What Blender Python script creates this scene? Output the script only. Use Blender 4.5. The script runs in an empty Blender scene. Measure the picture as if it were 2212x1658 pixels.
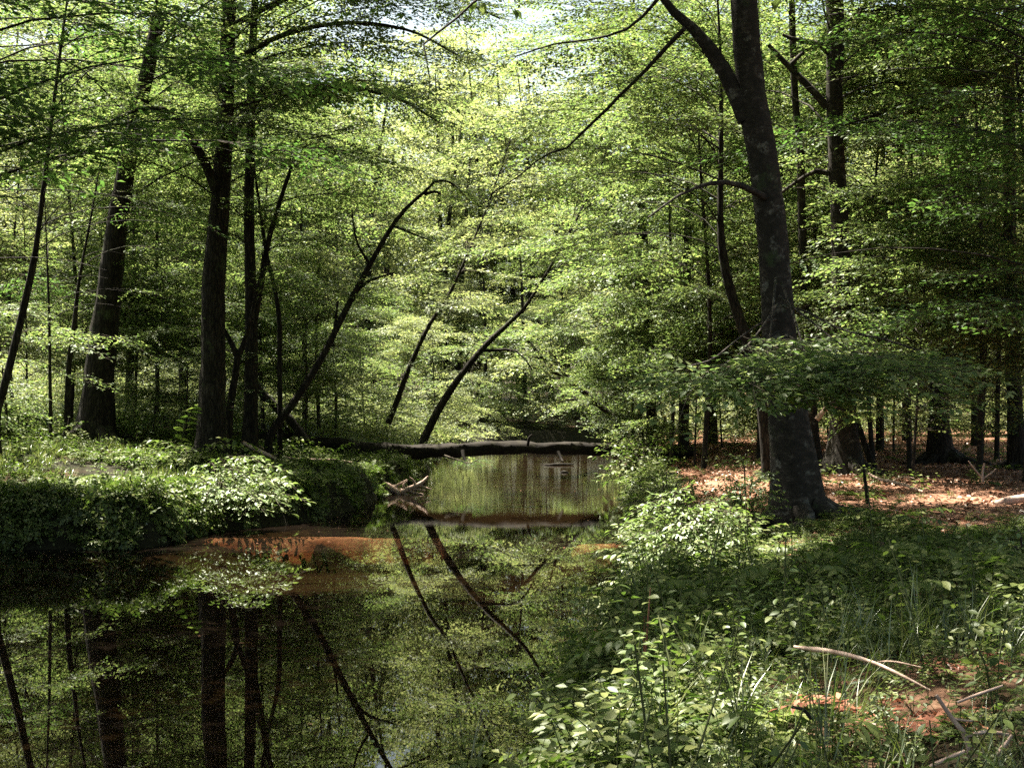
import bpy, math, random
import numpy as np
from mathutils import Vector

# ------------------------------------------------------------------ camera, sky, sun, exposure
scene = bpy.context.scene
COL = scene.collection
PI = math.pi
PW, PH, FPX, CU, HV, CZ = 2212.0, 1658.0, 2881.0, 1106.0, 870.0, 2.5   # photograph geometry: focal length in px, horizon row, eye height over water

cam_d = bpy.data.cameras.new('camera')
cam = bpy.data.objects.new('camera', cam_d)
COL.objects.link(cam)
cam.location = (0, 0, CZ)
cam.rotation_euler = (PI / 2, 0, 0)
cam_d.sensor_width = 36
cam_d.lens = 36 * FPX / PW
cam_d.shift_y = (HV - PH / 2) / PW
cam_d.clip_start = 0.05
cam_d.clip_end = 3000
scene.camera = cam

SUN = Vector((-0.31, 0.29, 0.90)).normalized()
EL, AZ = math.asin(SUN.z), math.atan2(SUN.x, SUN.y)
world = bpy.data.worlds.new('World')
scene.world = world
world.use_nodes = True
wn = world.node_tree.nodes
sky = wn.new('ShaderNodeTexSky')
sky.sky_type = 'NISHITA'
sky.sun_disc = False
sky.sun_elevation = EL
sky.sun_rotation = AZ
wn['Background'].inputs['Strength'].default_value = 0.05
sky.air_density = 0.8
sky.dust_density = 4.0
sky.ozone_density = 0.3
warm = wn.new('ShaderNodeMix'); warm.data_type = 'RGBA'; warm.blend_type = 'MULTIPLY'      # warm film balance of the sky light
warm.inputs['Factor'].default_value = 1
warm.inputs[7].default_value = (0.97, 0.96, 0.78, 1)
world.node_tree.links.new(sky.outputs[0], warm.inputs[6])
world.node_tree.links.new(warm.outputs[2], wn['Background'].inputs['Color'])
sun_d = bpy.data.lights.new('sun', 'SUN')
sun_d.energy = 5.0
sun_d.angle = math.radians(0.5)
sun_d.color = (1.0, 0.93, 0.80)
sun = bpy.data.objects.new('sun', sun_d)
COL.objects.link(sun)
sun.location = (-30, 30, 60)
sun.rotation_euler = SUN.to_track_quat('Z', 'Y').to_euler()

vs = scene.view_settings
vs.view_transform = 'Standard'
vs.look = 'None'
vs.gamma = 1
vs.exposure = 3.0
cy = scene.cycles
cy.max_bounces = 6
cy.diffuse_bounces = 3
cy.glossy_bounces = 2
cy.transmission_bounces = 4
cy.transparent_max_bounces = 6
cy.use_denoising = False
cy.caustics_reflective = False
cy.caustics_refractive = False
cy.sample_clamp_indirect = 4

SUNV = np.array(SUN)
RNG = np.random.default_rng(7)

# ------------------------------------------------------------------ materials
def new_mat(name):
    m = bpy.data.materials.new(name)
    m.use_nodes = True
    m.node_tree.nodes.clear()
    return m, m.node_tree.nodes, m.node_tree.links

def ramp(n, stops):
    r = n.new('ShaderNodeValToRGB')
    e = r.color_ramp.elements
    while len(e) < len(stops):
        e.new(0.5)
    for k, (p, c) in enumerate(stops):
        e[k].position = p
        e[k].color = (*c, 1)
    return r

def leaf_mat(name, cols, trans, gloss=0.05, rough=0.35, tfac=0.5):
    """two-sided leaf: diffuse + translucent + a thin waxy gloss; colour varies from leaf to leaf"""
    m, n, l = new_mat(name)
    g = n.new('ShaderNodeNewGeometry')
    r = ramp(n, [(k / (len(cols) - 1), c) for k, c in enumerate(cols)])
    l.new(g.outputs['Random Per Island'], r.inputs[0])
    d = n.new('ShaderNodeBsdfDiffuse')
    t = n.new('ShaderNodeBsdfTranslucent')
    l.new(r.outputs[0], d.inputs['Color'])
    mt = n.new('ShaderNodeMix'); mt.data_type = 'RGBA'; mt.blend_type = 'MULTIPLY'
    mt.inputs['Factor'].default_value = 1
    l.new(r.outputs[0], mt.inputs[6])
    mt.inputs[7].default_value = (*trans, 1)
    l.new(mt.outputs[2], t.inputs['Color'])
    a = n.new('ShaderNodeMixShader')
    a.inputs[0].default_value = tfac
    l.new(d.outputs[0], a.inputs[1]); l.new(t.outputs[0], a.inputs[2])
    gl = n.new('ShaderNodeBsdfGlossy')
    gl.inputs['Roughness'].default_value = rough
    gl.inputs['Color'].default_value = (0.9, 0.95, 0.9, 1)
    b = n.new('ShaderNodeMixShader')
    b.inputs[0].default_value = gloss
    l.new(a.outputs[0], b.inputs[1]); l.new(gl.outputs[0], b.inputs[2])
    o = n.new('ShaderNodeOutputMaterial')
    l.new(b.outputs[0], o.inputs['Surface'])
    return m

def bark_mat(name, c0, c1, c2, zs=0.25, scale=9, bump=0.6, lichen=None, fissure=0.0):
    m, n, l = new_mat(name)
    tc = n.new('ShaderNodeTexCoord')
    mp = n.new('ShaderNodeMapping')
    mp.inputs['Scale'].default_value = (1, 1, zs)
    l.new(tc.outputs['Object'], mp.inputs['Vector'])
    nz = n.new('ShaderNodeTexNoise'); nz.inputs['Scale'].default_value = scale
    nz.inputs['Detail'].default_value = 6; nz.inputs['Roughness'].default_value = 0.7
    l.new(mp.outputs[0], nz.inputs['Vector'])
    r = ramp(n, [(0.3, c0), (0.55, c1), (0.72, c2)])
    l.new(nz.outputs['Fac'], r.inputs[0])
    col, hgt = r.outputs[0], nz.outputs['Fac']
    if fissure:                                 # upright furrows
        vo = n.new('ShaderNodeTexVoronoi'); vo.feature = 'DISTANCE_TO_EDGE'; vo.inputs['Scale'].default_value = 16
        m2 = n.new('ShaderNodeMapping'); m2.inputs['Scale'].default_value = (1, 1, 0.16)
        l.new(tc.outputs['Object'], m2.inputs['Vector']); l.new(m2.outputs[0], vo.inputs['Vector'])
        rf = ramp(n, [(0.0, (1 - fissure,) * 3), (0.18, (1, 1, 1)), (0.6, (1.25, 1.25, 1.25))])
        l.new(vo.outputs['Distance'], rf.inputs[0])
        mm = n.new('ShaderNodeMix'); mm.data_type = 'RGBA'; mm.blend_type = 'MULTIPLY'; mm.inputs['Factor'].default_value = 1
        l.new(col, mm.inputs[6]); l.new(rf.outputs[0], mm.inputs[7]); col = mm.outputs[2]
        ah = n.new('ShaderNodeMath'); ah.operation = 'MULTIPLY_ADD'; ah.inputs[1].default_value = 1.5
        l.new(vo.outputs['Distance'], ah.inputs[0]); l.new(hgt, ah.inputs[2]); hgt = ah.outputs[0]
    if lichen:                                  # pale lichen and moss blotches
        for c, sc, lo, hi in lichen:
            nl = n.new('ShaderNodeTexNoise'); nl.inputs['Scale'].default_value = sc; nl.inputs['Detail'].default_value = 5
            nl.inputs['Roughness'].default_value = 0.75
            l.new(tc.outputs['Object'], nl.inputs['Vector'])
            rl = ramp(n, [(lo, (0, 0, 0)), (hi, (1, 1, 1))])
            l.new(nl.outputs['Fac'], rl.inputs[0])
            mm = n.new('ShaderNodeMix'); mm.data_type = 'RGBA'
            l.new(rl.outputs[0], mm.inputs['Factor']); l.new(col, mm.inputs[6]); mm.inputs[7].default_value = (*c, 1); col = mm.outputs[2]
    p = n.new('ShaderNodeBsdfPrincipled')
    p.inputs['Roughness'].default_value = 0.9
    p.inputs['Specular IOR Level'].default_value = 0.15
    l.new(col, p.inputs['Base Color'])
    bp = n.new('ShaderNodeBump'); bp.inputs['Strength'].default_value = bump; bp.inputs['Distance'].default_value = 0.03
    l.new(hgt, bp.inputs['Height']); l.new(bp.outputs[0], p.inputs['Normal'])
    o = n.new('ShaderNodeOutputMaterial'); l.new(p.outputs[0], o.inputs['Surface'])
    return m

M = {}
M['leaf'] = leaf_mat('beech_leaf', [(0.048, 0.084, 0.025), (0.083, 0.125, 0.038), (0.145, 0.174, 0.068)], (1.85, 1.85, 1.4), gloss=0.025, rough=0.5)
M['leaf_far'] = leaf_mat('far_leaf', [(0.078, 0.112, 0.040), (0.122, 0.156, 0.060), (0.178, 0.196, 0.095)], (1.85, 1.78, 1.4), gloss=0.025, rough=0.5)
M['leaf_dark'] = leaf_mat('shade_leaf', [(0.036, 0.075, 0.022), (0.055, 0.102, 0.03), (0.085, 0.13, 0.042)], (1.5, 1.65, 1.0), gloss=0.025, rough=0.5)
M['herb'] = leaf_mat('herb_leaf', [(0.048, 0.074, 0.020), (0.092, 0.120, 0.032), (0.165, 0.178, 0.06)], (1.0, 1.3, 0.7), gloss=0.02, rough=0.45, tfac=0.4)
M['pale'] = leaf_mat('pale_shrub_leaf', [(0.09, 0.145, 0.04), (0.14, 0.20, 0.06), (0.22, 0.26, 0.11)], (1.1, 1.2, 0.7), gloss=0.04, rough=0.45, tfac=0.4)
M['grass'] = leaf_mat('grass_blade', [(0.055, 0.085, 0.022), (0.09, 0.12, 0.035), (0.15, 0.15, 0.06)], (1.1, 1.2, 0.7), gloss=0.06, tfac=0.4)
M['litter'] = leaf_mat('dead_leaf', [(0.10, 0.05, 0.03), (0.22, 0.11, 0.065), (0.36, 0.22, 0.15)], (0.6, 0.5, 0.4), gloss=0.03, tfac=0.1)
M['fern_dead'] = leaf_mat('dead_frond', [(0.11, 0.045, 0.03), (0.20, 0.08, 0.05), (0.27, 0.13, 0.08)], (0.8, 0.6, 0.5), gloss=0.02, tfac=0.2)
M['bark'] = bark_mat('grey_brown_bark', (0.010, 0.008, 0.006), (0.024, 0.020, 0.015), (0.055, 0.047, 0.037), fissure=0.75, lichen=[((0.035, 0.042, 0.02), 1.8, 0.56, 0.66)])
M['beech'] = bark_mat('smooth_beech_bark', (0.010, 0.009, 0.007), (0.024, 0.020, 0.016), (0.070, 0.060, 0.048), zs=1.6, scale=7, bump=0.35, lichen=[((0.10, 0.095, 0.08), 4.5, 0.57, 0.66), ((0.03, 0.04, 0.018), 1.6, 0.58, 0.68)])
M['twig'] = bark_mat('twig_bark', (0.03, 0.025, 0.018), (0.06, 0.05, 0.036), (0.09, 0.075, 0.055), scale=20, bump=0.2)
M['green_stem'] = bark_mat('green_stem', (0.035, 0.045, 0.016), (0.06, 0.07, 0.026), (0.09, 0.085, 0.04), scale=20, bump=0.1)
M['deadwood'] = bark_mat('bleached_wood', (0.20, 0.13, 0.10), (0.36, 0.26, 0.21), (0.50, 0.40, 0.34), scale=12, bump=0.4)
M['logbark'] = bark_mat('mossy_log_bark', (0.006, 0.005, 0.004), (0.014, 0.011, 0.008), (0.026, 0.026, 0.013), zs=1, scale=4, bump=0.7)

# ground
m, n, l = new_mat('forest_soil')
tc = n.new('ShaderNodeTexCoord')
n1 = n.new('ShaderNodeTexNoise'); n1.inputs['Scale'].default_value = 0.7; n1.inputs['Detail'].default_value = 4
n2 = n.new('ShaderNodeTexVoronoi'); n2.inputs['Scale'].default_value = 14
n3 = n.new('ShaderNodeTexNoise'); n3.inputs['Scale'].default_value = 22; n3.inputs['Detail'].default_value = 6; n3.inputs['Roughness'].default_value = 0.7
for q in (n1, n2, n3):
    l.new(tc.outputs['Object'], q.inputs['Vector'])
r3 = ramp(n, [(0.3, (0.07, 0.035, 0.022)), (0.5, (0.17, 0.085, 0.052)), (0.72, (0.30, 0.18, 0.125))])
l.new(n3.outputs['Fac'], r3.inputs[0])
r2 = ramp(n, [(0.0, (0.10, 0.05, 0.03)), (1.0, (0.32, 0.17, 0.11))])
l.new(n2.outputs['Color'], r2.inputs[0])
mx = n.new('ShaderNodeMix'); mx.data_type = 'RGBA'; mx.inputs['Factor'].default_value = 0.45
l.new(r3.outputs[0], mx.inputs[6]); l.new(r2.outputs[0], mx.inputs[7])
at = n.new('ShaderNodeAttribute'); at.attribute_name = 'moss_shade'
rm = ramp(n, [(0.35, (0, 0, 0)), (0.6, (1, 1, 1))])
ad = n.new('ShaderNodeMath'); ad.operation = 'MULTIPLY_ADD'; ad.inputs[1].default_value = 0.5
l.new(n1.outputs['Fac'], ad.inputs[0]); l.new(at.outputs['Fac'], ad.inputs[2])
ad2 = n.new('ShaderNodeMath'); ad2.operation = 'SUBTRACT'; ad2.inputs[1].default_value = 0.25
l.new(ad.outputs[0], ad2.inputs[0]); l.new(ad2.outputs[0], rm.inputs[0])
gm = ramp(n, [(0.3, (0.008, 0.007, 0.004)), (0.6, (0.020, 0.019, 0.010)), (0.8, (0.045, 0.046, 0.022))])  # moss and silt tones, darkened to put shade into the bank face
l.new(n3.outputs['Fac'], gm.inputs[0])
mx2 = n.new('ShaderNodeMix'); mx2.data_type = 'RGBA'
sdf = n.new('ShaderNodeMath'); sdf.operation = 'MULTIPLY'; sdf.inputs[1].default_value = -1; sdf.use_clamp = True
l.new(at.outputs['Fac'], sdf.inputs[0])
mxs_ = n.new('ShaderNodeMix'); mxs_.data_type = 'RGBA'; mxs_.inputs[7].default_value = (0.40, 0.29, 0.23, 1)
l.new(sdf.outputs[0], mxs_.inputs['Factor']); l.new(mx.outputs[2], mxs_.inputs[6])
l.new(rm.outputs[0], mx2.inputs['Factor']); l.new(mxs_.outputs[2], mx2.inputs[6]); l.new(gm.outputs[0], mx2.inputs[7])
p = n.new('ShaderNodeBsdfPrincipled'); p.inputs['Roughness'].default_value = 0.95; p.inputs['Specular IOR Level'].default_value = 0.1
l.new(mx2.outputs[2], p.inputs['Base Color'])
bp = n.new('ShaderNodeBump'); bp.inputs['Strength'].default_value = 0.7; bp.inputs['Distance'].default_value = 0.04
l.new(n3.outputs['Fac'], bp.inputs['Height']); l.new(bp.outputs[0], p.inputs['Normal'])
o = n.new('ShaderNodeOutputMaterial'); l.new(p.outputs[0], o.inputs['Surface'])
M['soil'] = m

# creek water: tea-brown body seen through a mirror that fades with the viewing angle, finely rippled upstream of the bar
m, n, l = new_mat('creek_water')
tc = n.new('ShaderNodeTexCoord')
sx = n.new('ShaderNodeSeparateXYZ'); l.new(tc.outputs['Object'], sx.inputs[0])
mr = n.new('ShaderNodeMapRange'); mr.inputs['From Min'].default_value = 24; mr.inputs['From Max'].default_value = 40
mr.inputs['To Min'].default_value = 0.03; mr.inputs['To Max'].default_value = 1.0
l.new(sx.outputs['Y'], mr.inputs['Value'])
mp = n.new('ShaderNodeMapping'); mp.inputs['Scale'].default_value = (1.6, 5.5, 1)
l.new(tc.outputs['Object'], mp.inputs['Vector'])
w1 = n.new('ShaderNodeTexNoise'); w1.inputs['Scale'].default_value = 1.5; w1.inputs['Detail'].default_value = 3
l.new(mp.outputs[0], w1.inputs['Vector'])
bp = n.new('ShaderNodeBump'); bp.inputs['Distance'].default_value = 0.006
ml = n.new('ShaderNodeMath'); ml.operation = 'MULTIPLY'; ml.inputs[1].default_value = 0.28
l.new(mr.outputs[0], ml.inputs[0]); l.new(ml.outputs[0], bp.inputs['Strength'])
l.new(w1.outputs['Fac'], bp.inputs['Height'])
gl = n.new('ShaderNodeBsdfGlossy'); gl.inputs['Roughness'].default_value = 0.0
l.new(bp.outputs[0], gl.inputs['Normal'])
tr = n.new('ShaderNodeBsdfTransparent'); tr.inputs['Color'].default_value = (0.58, 0.45, 0.34, 1)
fr = n.new('ShaderNodeFresnel'); fr.inputs['IOR'].default_value = 1.42
silt = n.new('ShaderNodeBsdfDiffuse'); silt.inputs['Color'].default_value = (0.10, 0.07, 0.05, 1)     # fine silt in the water
body = n.new('ShaderNodeMixShader'); body.inputs[0].default_value = 0.06
l.new(tr.outputs[0], body.inputs[1]); l.new(silt.outputs[0], body.inputs[2])
mxs = n.new('ShaderNodeMixShader')
l.new(fr.outputs[0], mxs.inputs[0]); l.new(body.outputs[0], mxs.inputs[1]); l.new(gl.outputs[0], mxs.inputs[2])
o = n.new('ShaderNodeOutputMaterial'); l.new(mxs.outputs[0], o.inputs['Surface'])
M['water'] = m

# ------------------------------------------------------------------ mesh helpers
class MB:
    """collects arrays of vertices and quads/tris; build() links them as one mesh object"""
    def __init__(self):
        self.v, self.f, self.mi, self.n = [], [], [], 0
    def add(self, v, f, mi=0):
        v = np.asarray(v, np.float32).reshape(-1, 3)
        f = np.asarray(f, np.int32)
        self.v.append(v); self.f.append(f + self.n); self.mi.append((len(f), mi)); self.n += len(v)
    def build(self, name, mats, parent=None, smooth=True, loc=None):
        me = bpy.data.meshes.new(name)
        v = np.concatenate(self.v)
        if parent is not None:
            v = v - np.array(parent.location, np.float32)
        sizes = np.concatenate([np.full(len(f), f.shape[1], np.int32) for f in self.f])
        loops = np.concatenate([f.ravel() for f in self.f]).astype(np.int32)
        mi = np.concatenate([np.full(c, k, np.int32) for c, k in self.mi])
        me.vertices.add(len(v)); me.vertices.foreach_set('co', v.astype(np.float32).ravel())
        me.loops.add(len(loops)); me.loops.foreach_set('vertex_index', loops)
        me.polygons.add(len(sizes))
        starts = np.concatenate([[0], np.cumsum(sizes)[:-1]]).astype(np.int32)
        me.polygons.foreach_set('loop_start', starts)
        me.polygons.foreach_set('material_index', mi)
        if smooth:
            me.polygons.foreach_set('use_smooth', np.ones(len(sizes), bool))
        me.update(calc_edges=True)
        for mm in (mats if isinstance(mats, (list, tuple)) else [mats]):
            me.materials.append(mm)
        o = bpy.data.objects.new(name, me)
        COL.objects.link(o)
        if parent is not None:
            o.parent = parent
        return o

def tag(o, label=None, cat=None, group=None, kind=None):
    for k, x in (('label', label), ('category', cat), ('group', group), ('kind', kind)):
        if x:
            o[k] = x
    return o

def thing(name, loc, label, cat, group=None):
    o = bpy.data.objects.new(name, None)
    o.empty_display_size = 0.3
    COL.objects.link(o)
    o.location = loc
    return tag(o, label, cat, group)

def dup(root, loc, rz, sc, label, group=None):
    """a copy of a thing and of its parts; copies share mesh data"""
    r = root.copy(); COL.objects.link(r)
    r.location = loc; r.rotation_euler = (0, 0, rz); r.scale = (sc, sc, sc)
    r['label'] = label
    if group:
        r['group'] = group
    for ch in list(root.children):
        c = ch.copy(); COL.objects.link(c); c.parent = r
    return r

def pix(u, v, d):
    return np.array(((u - CU) / FPX * d, d, CZ - (v - HV) / FPX * d))

def smooth_path(pts, rad, step=None, n=None):
    """Catmull-Rom through the points"""
    pts = np.asarray(pts, float); rad = np.asarray(rad, float)
    L = np.concatenate([[0], np.cumsum(np.linalg.norm(np.diff(pts, axis=0), axis=1))])
    n = n or max(6, int(L[-1] / (step or 0.5)))
    t = np.linspace(0, L[-1], n)
    ext = np.vstack([2 * pts[0] - pts[1], pts, 2 * pts[-1] - pts[-2]])
    idx = np.clip(np.searchsorted(L, t, side='right') - 1, 0, len(pts) - 2)
    u = ((t - L[idx]) / np.maximum(L[idx + 1] - L[idx], 1e-6))[:, None]
    p0, p1, p2, p3 = ext[idx], ext[idx + 1], ext[idx + 2], ext[idx + 3]
    out = 0.5 * ((2 * p1) + (-p0 + p2) * u + (2 * p0 - 5 * p1 + 4 * p2 - p3) * u ** 2 + (-p0 + 3 * p1 - 3 * p2 + p3) * u ** 3)
    return out, np.interp(t, L, rad)

def tube(mb, pts, rad, sides=8, mi=0, rough=0.0, rng=RNG, cap=True, flute=0.0):
    pts = np.asarray(pts, float); rad = np.asarray(rad, float)
    n = len(pts)
    tan = np.gradient(pts, axis=0)
    tan /= np.linalg.norm(tan, axis=1)[:, None] + 1e-9
    ref = np.array((0.0, 1.0, 0.0)) if abs(tan[0][1]) < 0.8 else np.array((1.0, 0, 0))
    a = np.cross(tan, ref); a /= np.linalg.norm(a, axis=1)[:, None] + 1e-9
    b = np.cross(tan, a)
    th = np.linspace(0, 2 * PI, sides, endpoint=False)
    rr = rad[:, None] * np.ones(sides)[None]
    if rough:
        nz = rng.normal(0, 1, (n, sides))
        nz = (nz + np.roll(nz, 1, 0) + np.roll(nz, 1, 1)) / 1.7
        rr = rr * (1 + rough * nz)
    if flute:
        ph = rng.uniform(0, 6)
        fl = np.linspace(1, 0, n)[:, None] ** 6 * flute
        rr = rr * (1 + fl * (np.cos(5 * th + ph) + 0.5 * np.cos(3 * th + 2 * ph))[None])
    v = pts[:, None] + a[:, None] * (np.cos(th)[None, :, None] * rr[..., None]) + b[:, None] * (np.sin(th)[None, :, None] * rr[..., None])
    k = np.arange(sides); k2 = (k + 1) % sides
    f = (np.arange(n - 1)[:, None, None] * sides + np.stack([k, k2, k2 + sides, k + sides], -1)[None]).reshape(-1, 4)
    base = mb.n
    mb.add(v.reshape(-1, 3), f, mi)
    if cap:
        for e in (0, n - 1):
            c = np.vstack([v[e], pts[e][None]])
            mb.add(c, np.stack([k, k2, np.full(sides, sides)], -1), mi)

# ------------------------------------------------------------------ leaves and sprays
def leaf4(L, w=0.55, fold=0.25):
    """small folded leaf, two triangles, along +x"""
    v = np.array([(0, 0, 0), (0.45 * L, w * L / 2, fold * w * L / 2), (L, 0, -0.04 * L), (0.45 * L, -w * L / 2, fold * w * L / 2)])
    f = np.array([(0, 1, 2), (0, 2, 3)])
    return v, f

def leaf8(L, w=0.5, fold=0.22, curl=0.18):
    """larger leaf with an ovate outline, six faces"""
    xs = [0, 0.22, 0.52, 0.8, 1.0]; ws = [0.06, 0.40, 0.5, 0.28, 0.0]
    v = []
    for x, q in zip(xs, ws):
        z = -curl * L * x * x
        v += [(x * L, 0, z), (x * L, q * 2 * w * L / 2, z + fold * q * w * L), (x * L, -q * 2 * w * L / 2, z + fold * q * w * L)]
    v = np.array(v)
    f = []
    for k in range(4):
        a = 3 * k; b = a + 3
        f += [(a, b, b + 1, a + 1), (a + 2, b + 2, b, a)]
    return v, np.array(f)

def rot_z(a): c, s = math.cos(a), math.sin(a); return np.array(((c, -s, 0), (s, c, 0), (0, 0, 1)))
def rot_y(a): c, s = math.cos(a), math.sin(a); return np.array(((c, 0, s), (0, 1, 0), (-s, 0, c)))
def rot_x(a): c, s = math.cos(a), math.sin(a); return np.array(((1, 0, 0), (0, c, -s), (0, s, c)))

def frames(yaw, pitch, roll):
    """stack of rotation matrices Rz(yaw) Ry(-pitch) Rx(roll)"""
    yaw, pitch, roll = (np.asarray(q, float) for q in (yaw, pitch, roll))
    cz, sz, cy_, sy, cx, sx_ = np.cos(yaw), np.sin(yaw), np.cos(-pitch), np.sin(-pitch), np.cos(roll), np.sin(roll)
    R = np.empty(yaw.shape + (3, 3))
    R[..., 0, 0] = cz * cy_; R[..., 0, 1] = cz * sy * sx_ - sz * cx; R[..., 0, 2] = cz * sy * cx + sz * sx_
    R[..., 1, 0] = sz * cy_; R[..., 1, 1] = sz * sy * sx_ + cz * cx; R[..., 1, 2] = sz * sy * cx - cz * sx_
    R[..., 2, 0] = -sy; R[..., 2, 1] = cy_ * sx_; R[..., 2, 2] = cy_ * cx
    return R

class Proto:
    def __init__(self, v, f, w=None):
        self.v, self.f, self.w = np.asarray(v, np.float32), np.asarray(f, np.int32), w

def stamp(mb, proto, R, T, S, mi=0):
    """place copies of proto (rotation, position, scale) into the mesh"""
    k = len(T)
    if not k:
        return
    v = np.einsum('kij,nj->kni', R * np.asarray(S, float)[:, None, None], proto.v) + np.asarray(T)[:, None]
    f = proto.f[None] + (np.arange(k) * len(proto.v))[:, None, None]
    mb.add(v.reshape(-1, 3), f.reshape(-1, proto.f.shape[1]), mi)
    if proto.w is not None:
        wv, wf = proto.w
        v = np.einsum('kij,nj->kni', R * np.asarray(S, float)[:, None, None], wv) + np.asarray(T)[:, None]
        f = wf[None] + (np.arange(k) * len(wv))[:, None, None]
        mb.add(v.reshape(-1, 3), f.reshape(-1, wf.shape[1]), 1)

def make_spray(rng, Ls=1.1, leaf=0.08, tw=0.12, droop=0.12, jit=0.35, lw=0.55, big=False, step=0.75):
    V, Fs, n = [], [], 0
    WV, WF, wn_ = [], [], 0
    lv, lf = (leaf8(1, lw) if big else leaf4(1, lw))
    def put(p, yaw, L):
        nonlocal n
        R = frames(yaw, rng.normal(-0.12, jit * 0.7), rng.normal(0, jit))
        V.append(lv * L @ R.T + p); Fs.append(lf + n); n += len(lv)
    def wood(p, q, r):
        nonlocal wn_
        d = q - p; a = np.cross(d, (0, 0, 1)); a /= np.linalg.norm(a) + 1e-9; b = np.array((0, 0, 1.0))
        ring = [a * r, (-a * 0.5 + b * 0.87) * r, (-a * 0.5 - b * 0.87) * r]
        WV.append(np.array([p + x for x in ring] + [q + x * 0.5 for x in ring]))
        WF.append(np.array([(0, 1, 4, 3), (1, 2, 5, 4), (2, 0, 3, 5)]) + wn_); wn_ += 6
    ax = lambda x: np.array((x, 0.04 * math.sin(5 * x), -droop * x * x / Ls))
    wood(ax(0), ax(Ls * 0.5), 0.008); wood(ax(Ls * 0.5), ax(Ls), 0.005)
    x, side = 0.12 * Ls, 1
    while x < Ls:
        l_ = (0.5 * (1 - x / Ls) * Ls + 0.10) * rng.uniform(0.75, 1.2)
        an = side * rng.uniform(0.7, 1.0)
        d = np.array((math.cos(an), math.sin(an), rng.normal(0, 0.12)))
        p0 = ax(x)
        wood(p0, p0 + d * l_, 0.0035)
        s, sd = leaf * 0.6, 1
        while s < l_ + leaf * 0.3:
            p = p0 + d * s + np.array((0, 0, -droop * s * s))
            put(p, an + sd * rng.uniform(0.5, 1.0), leaf * rng.uniform(0.7, 1.2))
            s += leaf * step; sd = -sd
        put(p0 + d * l_, an, leaf * rng.uniform(0.8, 1.1))
        x += tw * rng.uniform(0.8, 1.2); side = -side
    put(ax(Ls), 0, leaf)
    return Proto(np.vstack(V), np.vstack(Fs), (np.vstack(WV).astype(np.float32), np.vstack(WF).astype(np.int32)))

prng = np.random.default_rng(3)
SPRAY = {
    'fine': [make_spray(prng, 1.6, 0.125, 0.16, step=0.62, droop=0.16, jit=0.26) for _ in range(6)],
    'mid': [make_spray(prng, 1.8, 0.165, 0.20, step=0.62, droop=0.16, jit=0.26) for _ in range(6)],
    'coarse': [make_spray(prng, 2.4, 0.27, 0.28, jit=0.5, step=0.6, droop=0.2) for _ in range(5)],
    'near': [make_spray(prng, 1.0, 0.11, 0.15, big=True, jit=0.4) for _ in range(5)],
}

# canopy gaps: sun rays that reach the lit spots of the photograph pass here (point, radius, clear from this distance on)
HOLES = []

def keep_mask(P, ext=0.0):
    P = np.asarray(P)
    ok = np.ones(len(P), bool)
    for c, r, t0, ex in HOLES:
        q = P - c
        t = q @ SUNV
        dist = np.linalg.norm(q - t[:, None] * SUNV, axis=1)
        ok &= ~((dist < r * 0.8 + ext * ex) & (t > t0))
    d = np.linalg.norm(P - np.array((0, 0, CZ)), axis=1)
    inview = (P[:, 1] > 0) & (np.abs(P[:, 0]) < 0.42 * P[:, 1] + 1.2) & (np.abs(P[:, 2] - CZ) < 0.34 * P[:, 1] + 1.2)
    ok &= (d > 6.0) & ~(inview & (d < 12.5))
    return ok

def clump(P, seed, size=1.0):
    """smooth 3-D noise that gathers foliage into clumps with gaps between them"""
    r = np.random.default_rng(seed)
    z = 0
    for k in range(7):
        w = r.normal(0, 1, 3); w[2] *= 1.8; w *= (0.9 + 0.35 * k) / np.linalg.norm(w) / size * 1.6
        z = z + np.sin(P @ w + r.uniform(0, 6.28))
    return z / 1.9

class Sprays:
    def __init__(self):
        self.T, self.yaw, self.pit, self.rol, self.S = [], [], [], [], []
    def add(self, p, yaw, pit, rol, s):
        self.T.append(p); self.yaw.append(yaw); self.pit.append(pit); self.rol.append(rol); self.S.append(s)
    def bake(self, mb, kind, rng, carve=True, cull=-0.25, csize=1.0):
        if not self.T:
            return
        T = np.array(self.T); R = frames(self.yaw, self.pit, self.rol); S = np.array(self.S)
        ln = {'fine': 1.6, 'mid': 1.8, 'coarse': 2.4, 'near': 1.0}[kind] * S
        ok = keep_mask(T + R[:, :, 0] * (0.5 * ln)[:, None], 0.32 * ln) if carve else np.ones(len(T), bool)
        ok &= clump(T, int(rng.integers(0, 9999)), csize) > cull
        pr = SPRAY[kind]
        which = rng.integers(0, len(pr), len(T))
        for k, q in enumerate(pr):
            s = ok & (which == k)
            stamp(mb, q, R[s], T[s], S[s])

def limb_sprays(sp, pts, rng, ss=1.0, f0=0.2, gap=0.32, spread=(0.5, 1.25), pit=(-0.25, 0.12), both=True):
    """leafy sprays along a limb"""
    L = np.concatenate([[0], np.cumsum(np.linalg.norm(np.diff(pts, axis=0), axis=1))])
    s, side = f0 * L[-1], 1
    while s < L[-1]:
        p = np.array([np.interp(s, L, pts[:, k]) for k in range(3)])
        j = min(np.searchsorted(L, s), len(pts) - 1); j = max(j, 1)
        d = pts[j] - pts[j - 1]
        az = math.atan2(d[1], d[0])
        el = math.atan2(d[2], math.hypot(d[0], d[1]))
        k = ss * rng.uniform(0.7, 1.25) * (1.05 - 0.35 * s / L[-1])
        sp.add(p, az + side * rng.uniform(*spread), 0.35 * el + rng.uniform(*pit), rng.normal(0, 0.22), k)
        side = -side
        s += 0.44 * gap * ss * rng.uniform(0.7, 1.3)
    d = pts[-1] - pts[-2]
    sp.add(pts[-1], math.atan2(d[1], d[0]), rng.uniform(-0.3, 0.0), rng.normal(0, 0.2), ss)

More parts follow.
